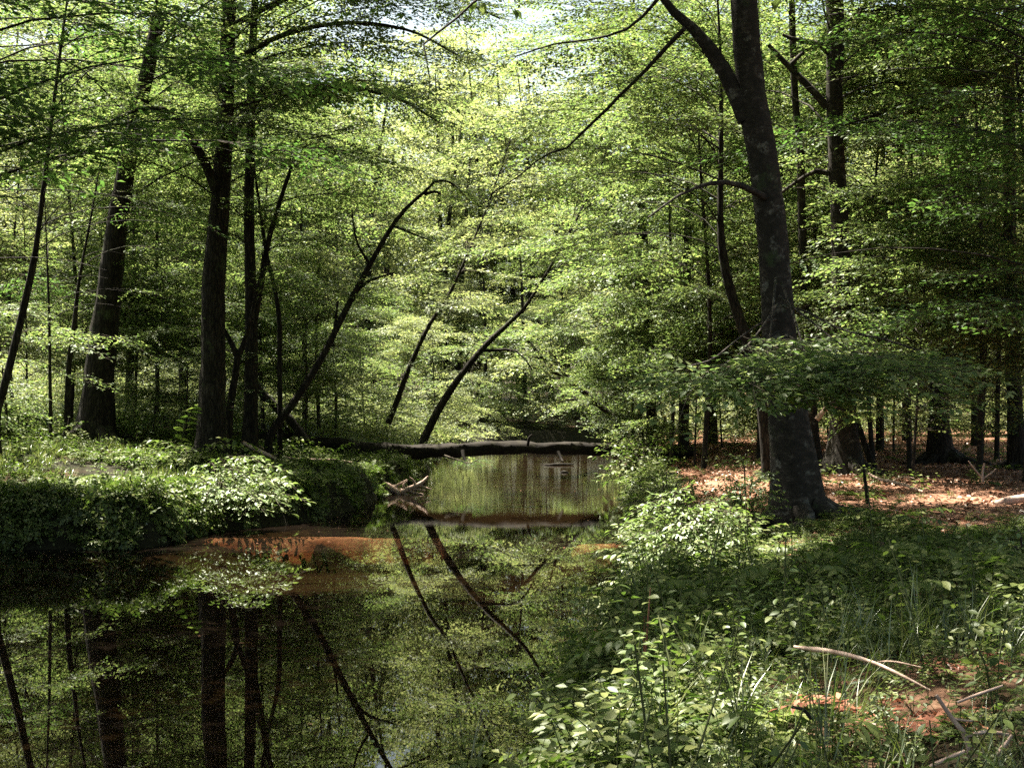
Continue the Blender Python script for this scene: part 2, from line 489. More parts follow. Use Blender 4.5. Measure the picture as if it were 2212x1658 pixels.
def crown_limbs(rng, tp, z0, z1, R, nl, rise=0.5, bias=None, bias_amt=0.0, shape='round'):
    """limbs spiralling up a trunk path tp (n,3): list of (n,3) paths"""
    out = []
    a0 = rng.uniform(0, 6.28)
    nl = int(nl * 1.35)
    for i in range(nl):
        t = (i + rng.uniform(0, 0.9)) / nl
        h = z0 + (z1 - z0) * t
        p = np.array([np.interp(h, tp[:, 2], tp[:, k]) for k in range(2)] + [h])
        az = a0 + 2.39996 * i + rng.normal(0, 0.3)
        if bias is not None and rng.random() < 0.35:
            az = bias + rng.normal(0, 0.7)
        pr = {'round': 0.55 + 0.5 * math.sin(PI * (0.2 + 0.75 * t)), 'cone': 1.05 - 0.75 * t, 'flat': 0.8 + 0.2 * math.sin(PI * t)}[shape]
        L = R * pr * rng.uniform(0.7, 1.15)
        if bias is not None:
            L *= 1 + bias_amt * math.cos(az - bias)
        e0 = rise + 0.5 * t + rng.normal(0, 0.12)
        pts = [p]; q = p.copy(); n = 6
        for k in range(n):
            e = e0 + (-0.22 - e0) * (k / (n - 1)) ** 0.8
            az += rng.normal(0, 0.14)
            q = q + np.array((math.cos(az) * math.cos(e), math.sin(az) * math.cos(e), math.sin(e))) * L / n
            pts.append(q.copy())
        out.append(np.array(pts))
    return out

# ------------------------------------------------------------------ terrain and creek
RIVER = np.array([(-9.0, -20), (-8.8, 12), (-9.6, 17.0), (-10.6, 20.6), (-10, 22.4), (-8.5, 22.9), (-6.7, 22.7), (-6.05, 23.3), (-6.25, 24.6), (-5.7, 26.2), (-4.4, 27.5),  # near left shore drawn inward, out of view, to carry the added oak
                  (-3.8, 30), (-3.5, 34), (-3.3, 37.5), (-2.8, 41), (-3.0, 48), (-3.7, 60), (-3.4, 71), (-0.5, 79), (6, 86), (16, 91), (60, 98), (60, 91), (18, 84),
                  (9, 79), (6.0, 72), (5.0, 62), (4.3, 50), (3.7, 42), (3.0, 34), (2.4, 27), (2.0, 22), (1.5, 17), (0.9, 13.5), (0.35, 10), (0.0, 7.5), (-0.4, 4), (-1, 0), (-3, -20)], float)

for _ in range(2):                          # round the corners of the banks
    nxt = np.roll(RIVER, -1, 0)
    RIVER = np.stack([RIVER * 0.75 + nxt * 0.25, RIVER * 0.25 + nxt * 0.75], 1).reshape(-1, 2)

def river_dist(x, y):
    """signed distance to the water's edge, positive on land"""
    x = np.asarray(x, float); y = np.asarray(y, float)
    best = np.full(x.shape, 1e9); inside = np.zeros(x.shape, bool)
    A = RIVER; B = np.roll(RIVER, -1, 0)
    for (ax, ay), (bx, by) in zip(A, B):
        dx, dy = bx - ax, by - ay
        t = np.clip(((x - ax) * dx + (y - ay) * dy) / (dx * dx + dy * dy), 0, 1)
        best = np.minimum(best, np.hypot(x - ax - t * dx, y - ay - t * dy))
        c = (ay > y) != (by > y)
        with np.errstate(divide='ignore', invalid='ignore'):
            inside ^= c & (x < (bx - ax) * (y - ay) / (by - ay if by != ay else 1e-9) + ax)
    return np.where(inside, -best, best)

def sstep(a, b, x):
    t = np.clip((x - a) / (b - a), 0, 1)
    return t * t * (3 - 2 * t)

def lumps(x, y, s, seed):
    r = np.random.default_rng(seed)
    z = 0
    for k in range(5):
        a, ph = r.uniform(0, 6.28), r.uniform(0, 6.28)
        f = s * (1.0 + 0.45 * k)
        z = z + np.sin(f * (x * math.cos(a) + y * math.sin(a)) + ph + 0.7 * np.sin(f * 0.6 * (x * math.sin(a) - y * math.cos(a))))
    return z / 5

def ground(x, y):
    x = np.asarray(x, float); y = np.asarray(y, float)
    s = river_dist(x, y)
    mid = np.interp(y, [0, 10, 20, 30, 60, 80, 95], [-3, -3, -1.5, -0.5, 0.3, 3, 30])
    right = sstep(-1.5, 1.5, x - mid)
    jag = 0.22 * lumps(x, y, 1.7, 2) + 0.14 * lumps(x, y, 4.5, 4) + 0.08 * lumps(x, y, 9.0, 6)
    se = s + jag * sstep(-1, 0.3, s) * 0.8
    zl = (0.75 + 0.16 * lumps(x, y, 0.9, 12)) * sstep(-0.08, 0.45, se) + 0.95 * sstep(0.4, 9, se) + 0.9 * sstep(14, 45, s) + 5 * sstep(40, 160, s)
    zr = 0.60 * sstep(-0.15, 0.8, se) + 0.35 * sstep(0.7, 3.2, se) + 0.5 * sstep(30, 90, s) + 4 * sstep(60, 200, s)
    z = zl * (1 - right) + zr * right + (0.06 * lumps(x, y, 1.1, 8) + 0.025 * lumps(x, y, 4.5, 9)) * sstep(0.2, 1.5, s)
    bed = -0.10 - 0.55 * sstep(0.1, 2.2, -s)
    # sand bars just below the surface
    def bar(cx, cy, rx, ry, ang, top):
        c, sn = math.cos(ang), math.sin(ang)
        px, py = (x - cx) * c + (y - cy) * sn, -(x - cx) * sn + (y - cy) * c
        q = np.sqrt((px / rx) ** 2 + (py / ry) ** 2)
        return (-0.75 - top) * sstep(0.55, 1.15, q) + top
    for b in BARS:
        bed = np.maximum(bed, bar(*b))
    return np.where(s > 0, np.maximum(z, -0.02), np.maximum(bed, -0.9) - 0.0) if True else z

BARS = ((-4.3, 25.1, 2.6, 0.34, 0.07, -0.035), (-1.9, 25.2, 1.8, 0.26, 0.03, -0.06), (1.7, 24.4, 0.9, 0.30, 0.2, -0.08))

def gz(x, y):
    return float(ground(np.array([x]), np.array([y]))[0])

def ground_hit(u, v, lo=4, hi=110):
    """first point of the ground seen at a pixel"""
    d = np.linspace(lo, hi, 1500)
    P = np.stack([(u - CU) / FPX * d, d, CZ - (v - HV) / FPX * d], 1)
    g = ground(P[:, 0], P[:, 1])
    i = np.argmax(P[:, 2] <= np.maximum(g, 0))
    return P[i]

gx = np.unique(np.concatenate([np.arange(-14, 16, 0.16), np.sinh(np.linspace(0, 4.2, 50)) * 9 + 15, -np.sinh(np.linspace(0, 4.2, 50)) * 9 - 13]))
gy = np.unique(np.concatenate([np.arange(3, 46, 0.16), np.arange(46, 110, 0.6), np.arange(-40, 3, 1.2), 110 + np.sinh(np.linspace(0, 4.4, 40)) * 12]))
X, Y = np.meshgrid(gx, gy)
Z = ground(X, Y)
nx, ny = len(gx), len(gy)
a = (np.arange(ny - 1)[:, None] * nx + np.arange(nx - 1)[None]).ravel()
mb = MB(); mb.add(np.stack([X, Y, Z], -1).reshape(-1, 3), np.stack([a, a + 1, a + nx + 1, a + nx], -1))
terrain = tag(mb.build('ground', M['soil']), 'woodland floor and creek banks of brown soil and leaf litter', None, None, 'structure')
S_ = river_dist(X, Y)
mid = np.interp(Y, [0, 10, 20, 30, 60, 80, 95], [-3, -3, -1.5, -0.5, 0.3, 3, 30])
barm = np.zeros(X.shape)
for cx, cy_, rx, ry, an, _t in BARS:
    px, py = (X - cx) * math.cos(an) + (Y - cy_) * math.sin(an), -(X - cx) * math.sin(an) + (Y - cy_) * math.cos(an)
    barm = np.maximum(barm, 1 - sstep(0.75, 1.25, np.sqrt((px / rx) ** 2 + (py / ry) ** 2)))
moss_shade = np.where(S_ < 0, 1.0 - 2.0 * barm * sstep(-0.17, -0.07, Z), np.where(X < mid, np.where(S_ < 1.5, 0.95, 0.62), np.where((Y < 16) | (S_ < 1.2), 0.55, 0.12))).astype(np.float32)  # left bank rim near full: shade painted into its dark face
at_ = terrain.data.attributes.new('moss_shade', 'FLOAT', 'POINT'); at_.data.foreach_set('value', moss_shade.ravel())

mb = MB()
wx = np.linspace(-62, 62, 40); wy = np.linspace(-20, 114, 60)
X, Y = np.meshgrid(wx, wy)
a = (np.arange(59)[:, None] * 40 + np.arange(39)[None]).ravel()
mb.add(np.stack([X, Y, 0 * X], -1).reshape(-1, 3), np.stack([a, a + 1, a + 41, a + 40], -1))
tag(mb.build('water', M['water']), 'still dark brown creek water mirroring the wood', None, None, 'structure')

# ------------------------------------------------------------------ sunlit spots (gaps in the canopy)
def hole(u, v, r, t0=2.5, d=None, ex=1.0):
    c = ground_hit(u, v) if d is None else pix(u, v, d)
    HOLES.append((c, r * 1.5 + 0.35, t0, ex))
hole(500, 1040, 1.5, 1.2, 26.0)          # pale shrub on the far bank
hole(350, 1085, 1.3); hole(270, 1045, 1.2); hole(140, 1010, 1.1); hole(60, 975, 1.2); hole(190, 985, 1.0)
hole(560, 1172, 1.1); hole(440, 1172, 0.9); hole(690, 1168, 0.9); hole(1300, 1180, 0.6)        # sand bar
hole(1500, 1110, 0.75, 1.0, 15.5)        # shrub on the near bank
hole(1820, 985, 0.8); hole(1760, 1000, 0.6); hole(1700, 1040, 0.5); hole(1990, 975, 0.6); hole(1560, 970, 0.8); hole(1900, 1050, 0.5); hole(2150, 1085, 0.5)
hole(1530, 1050, 0.5); hole(2050, 1040, 0.35)
for u_, v_ in ((1850, 1045), (1940, 1020), (2010, 1000), (2100, 1000), (2180, 1010), (1800, 1075), (1900, 1085), (2000, 1075), (1600, 990), (1640, 1070), (1960, 960), (2150, 965)):
    hole(u_, v_, 0.05, ex=0.45)
hole(1350, 1530, 0.2, 1.0, 7.5, 0.5); hole(1220, 1460, 0.15, 1.0, 8.4, 0.4); hole(2080, 1530, 0.15, 1.0, 7.0, 0.4); hole(1640, 1440, 0.1, 1.0, 9, 0.3)
hole(845, 1050, 0.7, 1.5, 37)            # driftwood

# ------------------------------------------------------------------ trees
def px_path(pts, d, dd=0.0):
    """pixel path (u, v, width) at distance d (growing by dd toward the end) -> points, radii"""
    P, R = [], []
    for k, (u, v, w) in enumerate(pts):
        q = d + dd * k / max(1, len(pts) - 1)
        P.append(pix(u, v, q)); R.append(w * q / FPX / 2)
    return np.array(P), np.array(R)

def build_tree(name, label, trunk_px, d, top, crown, limbs=(), bark='bark', leaf='leaf', seed=1, group=None, cat='tree', kind='fine', sides=12, dd=0.0, extra=(), flare=1.5, topkind='coarse', parts=(), cull=0.05, csize=1.25):
    """a tree with its trunk drawn through the pixel path at its real distance, carried on up to height top, and a crown of limbs and sprays
    crown = (z0, z1, radius, limbs, bias azimuth, bias amount, spray scale)"""
    rng = np.random.default_rng(seed)
    P, R = px_path(trunk_px, d, dd)
    zb = gz(P[0][0], P[0][1])
    P[0][2] = min(P[0][2], zb - 0.05) if P[0][2] - zb < 0.6 else P[0][2]
    if P[0][2] > zb:
        P = np.vstack([[P[0][0], P[0][1], zb - 0.1], P]); R = np.concatenate([[R[0] * 1.05], R])
    dirn = (P[-1] - P[-2]) / np.linalg.norm(P[-1] - P[-2])
    z = P[-1][2]
    if top > z + 0.5:
        q = P[-1].copy(); r = R[-1]; n = max(2, int((top - z) / 2.5))
        for k in range(n):
            dirn = dirn * 0.8 + np.array((rng.normal(0, 0.05), rng.normal(0, 0.05), 0.3))
            dirn /= np.linalg.norm(dirn)
            q = q + dirn * (top - z) / n
            P = np.vstack([P, q]); R = np.append(R, r * (1 - 0.85 * (k + 1) / n))
    root = thing(name, (P[0][0], P[0][1], max(zb, 0)), label, cat, group)
    tb = MB()
    sp_pts, sp_r = smooth_path(P, R, 0.35)
    hgt = sp_pts[:, 2] - zb
    sp_r = sp_r * (1 + (flare - 1) * np.exp(-np.maximum(hgt, 0) / (2.2 * R[0] + 0.05)))
    tube(tb, sp_pts, sp_r, sides, 0, 0.035, rng, flute=0.10)
    if flare >= 1.5:                            # roots running out from the foot
        for k in range(6):
            az = k * 1.05 + rng.normal(0, 0.25); ln = R[0] * rng.uniform(3.0, 5.0)
            rp = []
            for t in (0, 0.3, 0.65, 1.0):
                a2 = az + 0.5 * t * rng.normal(0, 0.6); rr = R[0] * 0.9 + ln * t
                x_, y_ = P[0][0] + rr * math.cos(a2), P[0][1] + rr * math.sin(a2)
                rp.append((x_, y_, gz(x_, y_) + R[0] * (0.75, 0.22, 0.02, -0.2)[int(t * 3 + 0.2)]))
            q_, r_ = smooth_path(rp, [R[0] * 0.55, R[0] * 0.34, R[0] * 0.2, R[0] * 0.08], 0.12)
            tube(tb, q_, r_, 7, 0, 0.05, rng)
    fine, up = Sprays(), Sprays()
    zview = CZ + 0.33 * d                       # above this height nothing is in the picture
    for lp in limbs:                            # limbs drawn through pixel paths
        if isinstance(lp, dict):
            q, r = px_path(lp['p'], lp.get('d', d), lp.get('dd', 0.0)); leafy = lp.get('leafy', 0.3); ss = lp.get('s', 1.0); g = lp.get('gap', 0.32)
        else:
            q, r = px_path(lp, d); leafy, ss, g = 0.35, 1.0, 0.32
        q, r = smooth_path(q, r, 0.3)
        tube(tb, q, r, 7, 0, 0.04, rng)
        if leafy < 1:
            limb_sprays(fine, q, rng, ss, leafy, g)
    if crown:
        z0, z1, Rc, nl, baz, bam, ss = crown
        for q in crown_limbs(rng, sp_pts, z0, z1, Rc, nl, bias=baz, bias_amt=bam):
            L = np.linalg.norm(np.diff(q, axis=0), axis=1).sum()
            ro = np.linspace(0.0035 * L + 0.004, 0.003, len(q))
            tube(tb, q, ro, 5, 0, 0.0, rng, cap=False)
            if q[:, 2].min() > zview + 1.0:
                limb_sprays(up, q, rng, ss * 1.15, 0.15, 1.0, pit=(-0.4, 0.4))
            else:
                hi = kind == 'mid' and q[0, 2] > z0 + 0.5 * (z1 - z0)
                limb_sprays(fine, q, rng, ss, 0.15, 0.55 if hi else 0.33)
    for q in extra:
        q = np.array(q, float)
        q, r = smooth_path(q, np.linspace(0.03, 0.006, len(q)), 0.4)
        tube(tb, q, r, 5, 0, 0.0, rng, cap=False)
        limb_sprays(fine, q, rng, 1.0, 0.1, 0.3)
    tb.build('trunk', M[bark], root)
    for pname, pmat, ppx, pd in parts:
        pb = MB(); q, r = px_path(ppx, pd); q, r = smooth_path(q, r, 0.3); tube(pb, q, r, 9, 0, 0.04, rng); pb.build(pname, M[pmat], root)
    cb = MB()
    fine.bake(cb, kind, rng, True, cull, csize); up.bake(cb, topkind, rng, True, cull + 0.08, 2.0)
    if cb.n:
        cb.build('crown', [M[leaf], M['twig']], root, smooth=False)
    return root

# ---- near and middle trees with their trunks where the photograph shows them
build_tree('oak_tree', 'thick dark trunk leaning right near the left edge, flaring at its grassy foot', [(203, 935, 62), (214, 800, 58), (232, 650, 54), (250, 500, 47), (268, 390, 40), (292, 270, 34), (330, 100, 30)], 34, 26,
           (6.5, 25, 6.5, 32, -0.3, 0.2, 1.05), seed=11)
build_tree('slender_tree', 'slim dark tree leaning right at the left edge of the bank', [(-8, 900, 17), (10, 830, 17), (45, 690, 16), (72, 570, 15), (85, 480, 11)], 28, 13,
           (5.5, 12, 3.2, 16, 0.3, 0.2, 0.9), seed=12)
build_tree('maple_tree', 'tall straight dark trunk with a limb arching left, standing above the pale shrub', [(457, 945, 54), (460, 800, 52), (463, 600, 50), (474, 450, 42), (485, 300, 36), (490, 200, 34), (493, 60, 30)], 33, 27,
           (7.5, 26, 7.0, 42, 0.2, 0.2, 1.05), limbs=[dict(p=[(466, 410, 24), (440, 345, 20), (400, 278, 17), (375, 250, 14), (340, 233, 12), (290, 240, 8), (240, 262, 5)], leafy=0.55, d=32.8, dd=-1.5),
           dict(p=[(491, 140, 14), (600, 80, 11), (740, 50, 9), (880, 65, 6), (990, 120, 4)], leafy=0.15, d=33, dd=-3.0, gap=0.24), dict(p=[(489, 235, 13), (600, 205, 10), (720, 190, 8), (850, 210, 6), (950, 265, 4)], leafy=0.2, d=33, dd=2.0, gap=0.24),
           dict(p=[(492, 60, 14), (640, -10, 11), (800, -30, 9), (960, -10, 6), (1080, 40, 4)], leafy=0.2, d=33, dd=4.0, gap=0.24),
           dict(p=[(490, 330, 18), (510, 280, 16), (540, 240, 14), (575, 190, 10), (640, 150, 6)], leafy=0.5, d=33, dd=1.0)], seed=13)
build_tree('hickory_tree', 'straight slender trunk just right of the arching maple, foot behind the fallen log', [(538, 945, 30), (543, 800, 30), (541, 600, 25), (538, 450, 22), (541, 300, 20), (545, 120, 18)], 34.5, 20,
           (6.5, 19, 5.0, 28, 0.4, 0.15, 1.0), limbs=[dict(p=[(549, 690, 18), (566, 600, 15), (580, 520, 12), (603, 440, 10), (640, 330, 7)], leafy=0.4, dd=0.5)], seed=14)
build_tree('forked_sapling', 'thin crooked stem forking between the two straight trunks', [(489, 945, 20), (498, 870, 17), (507, 820, 15), (513, 770, 14)], 33.6, 3.7,
           None, limbs=[dict(p=[(513, 770, 14), (497, 735, 11), (482, 708, 8)], leafy=1.1), dict(p=[(513, 775, 14), (530, 730, 11), (548, 660, 8), (560, 600, 5)], leafy=0.7)], seed=15, cat='sapling', flare=1.1)
build_tree('thin_tree', 'pencil thin upright tree beside the crossing of two leaning stems', [(605, 940, 11), (604, 774, 11), (603, 687, 11), (592, 618, 9), (575, 545, 8), (560, 440, 6)], 35.5, 11.0,
           (5, 10.5, 2.4, 12, 0, 0, 0.9), seed=16, flare=1.1)
build_tree('leaning_tree', 'long bare stem leaning far right over the creek with a hooked tip', [(583, 940, 18), (638, 864, 16), (694, 774, 14.5), (754, 656, 13.5), (800, 569, 12), (849, 486, 10), (883, 444, 8.5), (916, 416, 7), (938, 393, 5)], 35, 0,
           None, limbs=[dict(p=[(938, 393, 6), (960, 390, 5), (982, 400, 4), (1003, 422, 2)], leafy=0.3, s=0.6), dict(p=[(847, 486, 7), (880, 500, 5), (930, 520, 3)], leafy=0.2, s=0.8), dict(p=[(798, 569, 7), (770, 520, 5), (760, 450, 3)], leafy=0.2, s=0.8), dict(p=[(916, 420, 8), (940, 414, 6), (952, 420, 5)], leafy=0.8, s=0.5),
           dict(p=[(752, 656, 9), (790, 610, 7), (850, 590, 4)], leafy=0.4, s=0.8), dict(p=[(694, 774, 9), (720, 720, 7), (730, 650, 4)], leafy=0.4, s=0.8)], seed=17, flare=1.1)
build_tree('river_birch', 'slim leaning stem with a sunlit edge in the grass beyond the log', [(815, 948, 16), (853, 878, 13), (885, 791, 11), (930, 697, 9), (971, 635, 7)], 50, 14,
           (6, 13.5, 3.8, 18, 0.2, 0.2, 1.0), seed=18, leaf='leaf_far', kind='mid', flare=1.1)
build_tree('river_birch', 'stout stem leaning right over the log at mid creek, foot touching the log', [(893, 966, 20), (951, 878, 16), (1003, 801, 13.5), (1055, 739, 12), (1100, 697, 10), (1150, 640, 7)], 45, 13,
           (6.2, 12.5, 4.2, 18, 0.1, 0.3, 1.0), limbs=[dict(p=[(1040, 757, 9), (1070, 757, 7), (1100, 755, 6), (1126, 765, 5), (1150, 800, 3)], leafy=0.4)], seed=19, leaf='leaf', kind='mid', flare=1.1)
build_tree('arching_tree', 'thin tree arching left over the creek from the far side bank', [(1364, 948, 15), (1330, 910, 14), (1298, 878, 13), (1249, 836, 12), (1207, 812, 10), (1170, 770, 9), (1124, 718, 6)], 58, 0,
           None, limbs=[dict(p=[(1249, 836, 8), (1200, 790, 6), (1160, 775, 4)], leafy=0.1), dict(p=[(1298, 878, 8), (1250, 862, 6), (1200, 870, 4)], leafy=0.1), dict(p=[(1207, 812, 8), (1190, 740, 6), (1160, 690, 4)], leafy=0.1, s=1.2),
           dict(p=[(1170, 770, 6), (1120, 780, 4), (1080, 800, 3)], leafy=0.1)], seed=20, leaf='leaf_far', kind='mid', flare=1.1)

build_tree('beech_tree', 'largest beech, thick smooth trunk rising from the near bank with a heavy left limb', [(1724, 1112, 92), (1712, 1000, 84), (1700, 890, 75), (1681, 700, 70), (1670, 530, 66), (1659, 432, 63), (1644, 324, 63), (1624, 216, 60), (1617, 144, 58), (1606, 0, 56)], 18.6, 28,
           (9.0, 27, 9.0, 56, 2.9, 0.15, 1.05), bark='beech',
           parts=[('limb', 'beech', [(1612, 260, 40), (1594, 215, 38), (1560, 144, 33), (1524, 92, 28), (1495, 60, 24), (1459, 30, 20), (1420, -20, 16)], 18.6)],
           limbs=[dict(p=[(1478, 62, 11), (1446, 95, 10), (1416, 128, 9), (1384, 163, 8), (1340, 205, 8), (1315, 232, 7), (1263, 281, 6), (1221, 322, 5), (1176, 335, 4), (1124, 378, 3), (1060, 420, 2)], d=18.4, dd=3.0, leafy=0.35, s=0.75, gap=0.34),
                  dict(p=[(1420, 0, 8), (1360, 60, 6), (1280, 85, 5), (1200, 95, 4), (1120, 120, 3)], d=17.6, dd=2.0, leafy=0.25, s=0.7, gap=0.34),
                  dict(p=[(1420, -20, 13), (1330, -50, 10), (1200, -60, 8), (1100, -45, 7), (1030, 0, 6), (975, 50, 5), (914, 98, 4), (928, 150, 3), (926, 215, 2)], d=18.4, dd=-2.0, leafy=0.1, s=0.75, gap=0.14),
                  dict(p=[(1660, 432, 18), (1600, 400, 13), (1540, 395, 10), (1470, 420, 6), (1400, 470, 4)], d=18.5, dd=-2.0, leafy=0.25, s=0.75),
                  dict(p=[(1686, 660, 7.0), (1740, 672, 5.0), (1820, 712, 4.0), (1920, 735, 5), (2020, 770, 3)], d=18.4, dd=-3.5, leafy=0.1, s=0.9, gap=0.14),
                  dict(p=[(1675, 690, 6.0), (1640, 700, 4.5), (1590, 735, 3.5), (1540, 775, 5), (1490, 790, 3)], d=18.3, dd=-3.0, leafy=0.1, s=0.9, gap=0.14),
                  dict(p=[(1690, 735, 6.0), (1700, 770, 4.5), (1700, 800, 3.0), (1690, 815, 4)], d=18.2, dd=-3.0, leafy=0.15, s=1.0, gap=0.14),
                  dict(p=[(1690, 720, 6.0), (1750, 750, 4.5), (1800, 790, 3.0), (1870, 830, 4)], d=18.2, dd=-2.4, leafy=0.15, s=1.0, gap=0.22),
                  dict(p=[(1684, 640, 6.0), (1760, 700, 4.5), (1840, 760, 3.0), (1930, 790, 4)], d=18.3, dd=-4.0, leafy=0.1, s=1.0, gap=0.14),
                  dict(p=[(1680, 655, 6.0), (1640, 715, 4.5), (1590, 770, 3.0), (1530, 800, 4)], d=18.3, dd=-4.0, leafy=0.1, s=1.0, gap=0.14),
                  dict(p=[(1688, 610, 6.0), (1720, 700, 4.5), (1740, 770, 3.0), (1750, 800, 4)], d=18.2, dd=-4.0, leafy=0.1, s=1.0, gap=0.14),
                  dict(p=[(1676, 600, 6.0), (1665, 710, 4.5), (1650, 790, 3.0), (1640, 815, 4)], d=18.2, dd=-4.0, leafy=0.1, s=1.0, gap=0.14),
                  dict(p=[(1680, 715, 6.0), (1620, 760, 4.5), (1570, 810, 3.0), (1530, 850, 4)], d=18.2, dd=-2.0, leafy=0.2, s=0.9, gap=0.24)],
           seed=21, sides=18, flare=1.5)
build_tree('beech_tree', 'second beech behind the largest one, its left side sunlit above the bare soil', [(1822, 1024, 62), (1822, 960, 50), (1820, 880, 45), (1817, 700, 41), (1816, 530, 38), (1808, 360, 36), (1803, 216, 35), (1805, 72, 38), (1800, -20, 38)], 29.5, 26,
           (8.0, 25, 7.0, 42, 1.0, 0.1, 1.05), bark='beech',
           limbs=[dict(p=[(1786, 232, 18), (1750, 190, 16), (1704, 144, 14), (1660, 97, 9)], leafy=0.6), dict(p=[(1790, 112, 18), (1765, 95, 13), (1715, 85, 9), (1690, 75, 6)], leafy=0.5), dict(p=[(1704, 144, 9), (1740, 110, 8), (1770, 100, 6)], leafy=1.1),
                  dict(p=[(1790, 375, 14), (1760, 370, 11), (1710, 400, 8), (1670, 430, 5)], leafy=0.3), dict(p=[(1826, 410, 12), (1880, 430, 9), (1940, 445, 7), (2010, 480, 4)], leafy=0.3), dict(p=[(1825, 265, 12), (1900, 245, 10), (1980, 205, 8), (2060, 165, 6)], leafy=0.5)],
           seed=22, sides=14, flare=1.8)
build_tree('poplar_tree', 'slim pale trunk standing between the two beeches', [(1762, 1010, 26), (1752, 870, 22), (1740, 640, 20), (1732, 468, 19), (1729, 324, 17), (1718, 216, 15), (1711, 36, 14)], 31, 17,
           (8, 16, 3.6, 18, 0, 0, 1.0), seed=23, bark='beech')
build_tree('gum_tree', 'crooked dark trunk leaning right, close on the left of the largest beech', [(1662, 1002, 26), (1646, 873, 25), (1620, 760, 24), (1603, 704, 23), (1576, 620, 22), (1562, 549, 20), (1556, 470, 14)], 27, 12,
           (5.5, 11.5, 3.6, 18, 2.8, 0.25, 0.95), seed=24)
build_tree('leaning_sapling', 'short leaning stem on the sunlit soil right of the second beech', [(1888, 1003, 16), (1872, 970, 14), (1855, 920, 12), (1840, 850, 10), (1850, 760, 8)], 31.5, 8,
           (4, 7.5, 2.5, 11, 0.5, 0.2, 0.9), seed=25, cat='sapling', flare=1.1)
build_tree('oak_tree', 'dark trunk with ridged foot right of the bare soil, lit along its left edge', [(2034, 990, 50), (2028, 891, 38), (2040, 700, 34), (2062, 450, 32), (2070, 250, 30), (2072, 60, 28)], 34, 25,
           (6.5, 24, 6.5, 28, 0.8, 0.1, 1.0), limbs=[dict(p=[(2062, 180, 10), (2000, 225, 9), (1920, 262, 6), (1880, 282, 4)], leafy=0.5)], seed=26)
build_tree('oak_tree', 'dark upright trunk at the right edge of the wood', [(2200, 985, 36), (2190, 855, 30), (2182, 600, 28), (2180, 300, 26), (2178, 60, 24)], 32, 25,
           (6.0, 24, 6.0, 27, 2.9, 0.15, 1.0), seed=27)
build_tree('thin_tree', 'thin upright stem between the two oaks at the right', [(2153, 970, 11), (2155, 870, 10), (2158, 700, 9), (2150, 500, 7)], 36, 10,
           (4.5, 9.5, 2.6, 14, 3.0, 0.2, 0.9), seed=28, flare=1.1)
# ---- trunks beside the frame, boughs hanging in; two unseen trees added for shade
def base_tree(name, label, x, y, h, r0, crown, seed, lean=(0, 0), bark='bark', leaf='leaf', kind='fine', group=None, cat='tree', extra=(), topkind='coarse', flare=1.4, cull=0.05, csize=1.25):
    zb = gz(x, y)
    d = y
    P = [(x, y, zb), (x + lean[0] * 0.3, y + lean[1] * 0.3, zb + h * 0.35), (x + lean[0], y + lean[1], zb + h * 0.75)]
    px = []
    for k, q in enumerate(P):
        w = 2 * r0 * (1 - 0.25 * k) * FPX / d
        px.append((CU + q[0] / d * FPX, HV - (q[2] - CZ) / d * FPX, w))
    return build_tree(name, label, px, d, h, crown, bark=bark, leaf=leaf, seed=seed, kind=kind, group=group, cat=cat, extra=extra, topkind=topkind, flare=flare, cull=cull, csize=csize)

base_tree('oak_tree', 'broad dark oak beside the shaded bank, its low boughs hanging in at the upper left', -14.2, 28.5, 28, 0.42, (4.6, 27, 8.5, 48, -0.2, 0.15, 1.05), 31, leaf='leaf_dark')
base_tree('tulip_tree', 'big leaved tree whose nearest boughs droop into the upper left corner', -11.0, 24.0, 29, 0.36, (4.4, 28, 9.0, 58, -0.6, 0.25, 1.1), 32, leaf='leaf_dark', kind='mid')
base_tree('beech_tree', 'unseen beech added past the right edge to shade the near bank plants', 6.4, 9.0, 22, 0.30, (6.6, 21, 8.0, 46, 2.6, 0.4, 1.05), 33, bark='beech', cull=-0.15)  # added out of view so its crown shades the near bank
base_tree('beech_tree', 'beech past the right edge whose high boughs shade the bare soil', 15.5, 27.5, 25, 0.30, (6.0, 24, 6.8, 32, 2.9, 0.1, 1.05), 35, bark='beech')
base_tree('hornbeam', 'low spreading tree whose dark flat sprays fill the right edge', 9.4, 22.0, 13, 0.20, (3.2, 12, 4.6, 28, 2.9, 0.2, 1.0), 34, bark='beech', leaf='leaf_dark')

base_tree('oak_tree', 'unseen tall oak added on the near left shore, past the left edge, to shade the creek', -12.2, 15.0, 27, 0.36, (9.0, 26, 9.0, 54, -0.3, 0.2, 1.05), 36, cull=-0.15)  # added outside the view for the shade it throws over creek and foreground

# ---- middle distance trees: four shapes built once each, then copied with their parts
def proto_tree(name, seed, h, r0, crown, leaf, kind, lean=(0, 0)):
    return base_tree(name, 'x', 0.0, 60.0, h, r0, crown, seed, lean=lean, leaf=leaf, kind=kind, topkind='mid', cull=0.22, csize=1.6)
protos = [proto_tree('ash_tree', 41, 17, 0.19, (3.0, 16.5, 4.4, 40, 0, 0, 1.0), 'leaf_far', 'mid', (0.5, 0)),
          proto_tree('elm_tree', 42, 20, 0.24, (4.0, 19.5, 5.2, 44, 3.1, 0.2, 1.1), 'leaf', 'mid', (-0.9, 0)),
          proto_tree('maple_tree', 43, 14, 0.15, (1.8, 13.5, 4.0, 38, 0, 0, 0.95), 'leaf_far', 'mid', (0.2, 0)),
          proto_tree('beech_tree', 44, 18, 0.20, (2.6, 17.5, 5.0, 44, 3.1, 0.15, 1.05), 'leaf', 'mid', (0.4, 0))]
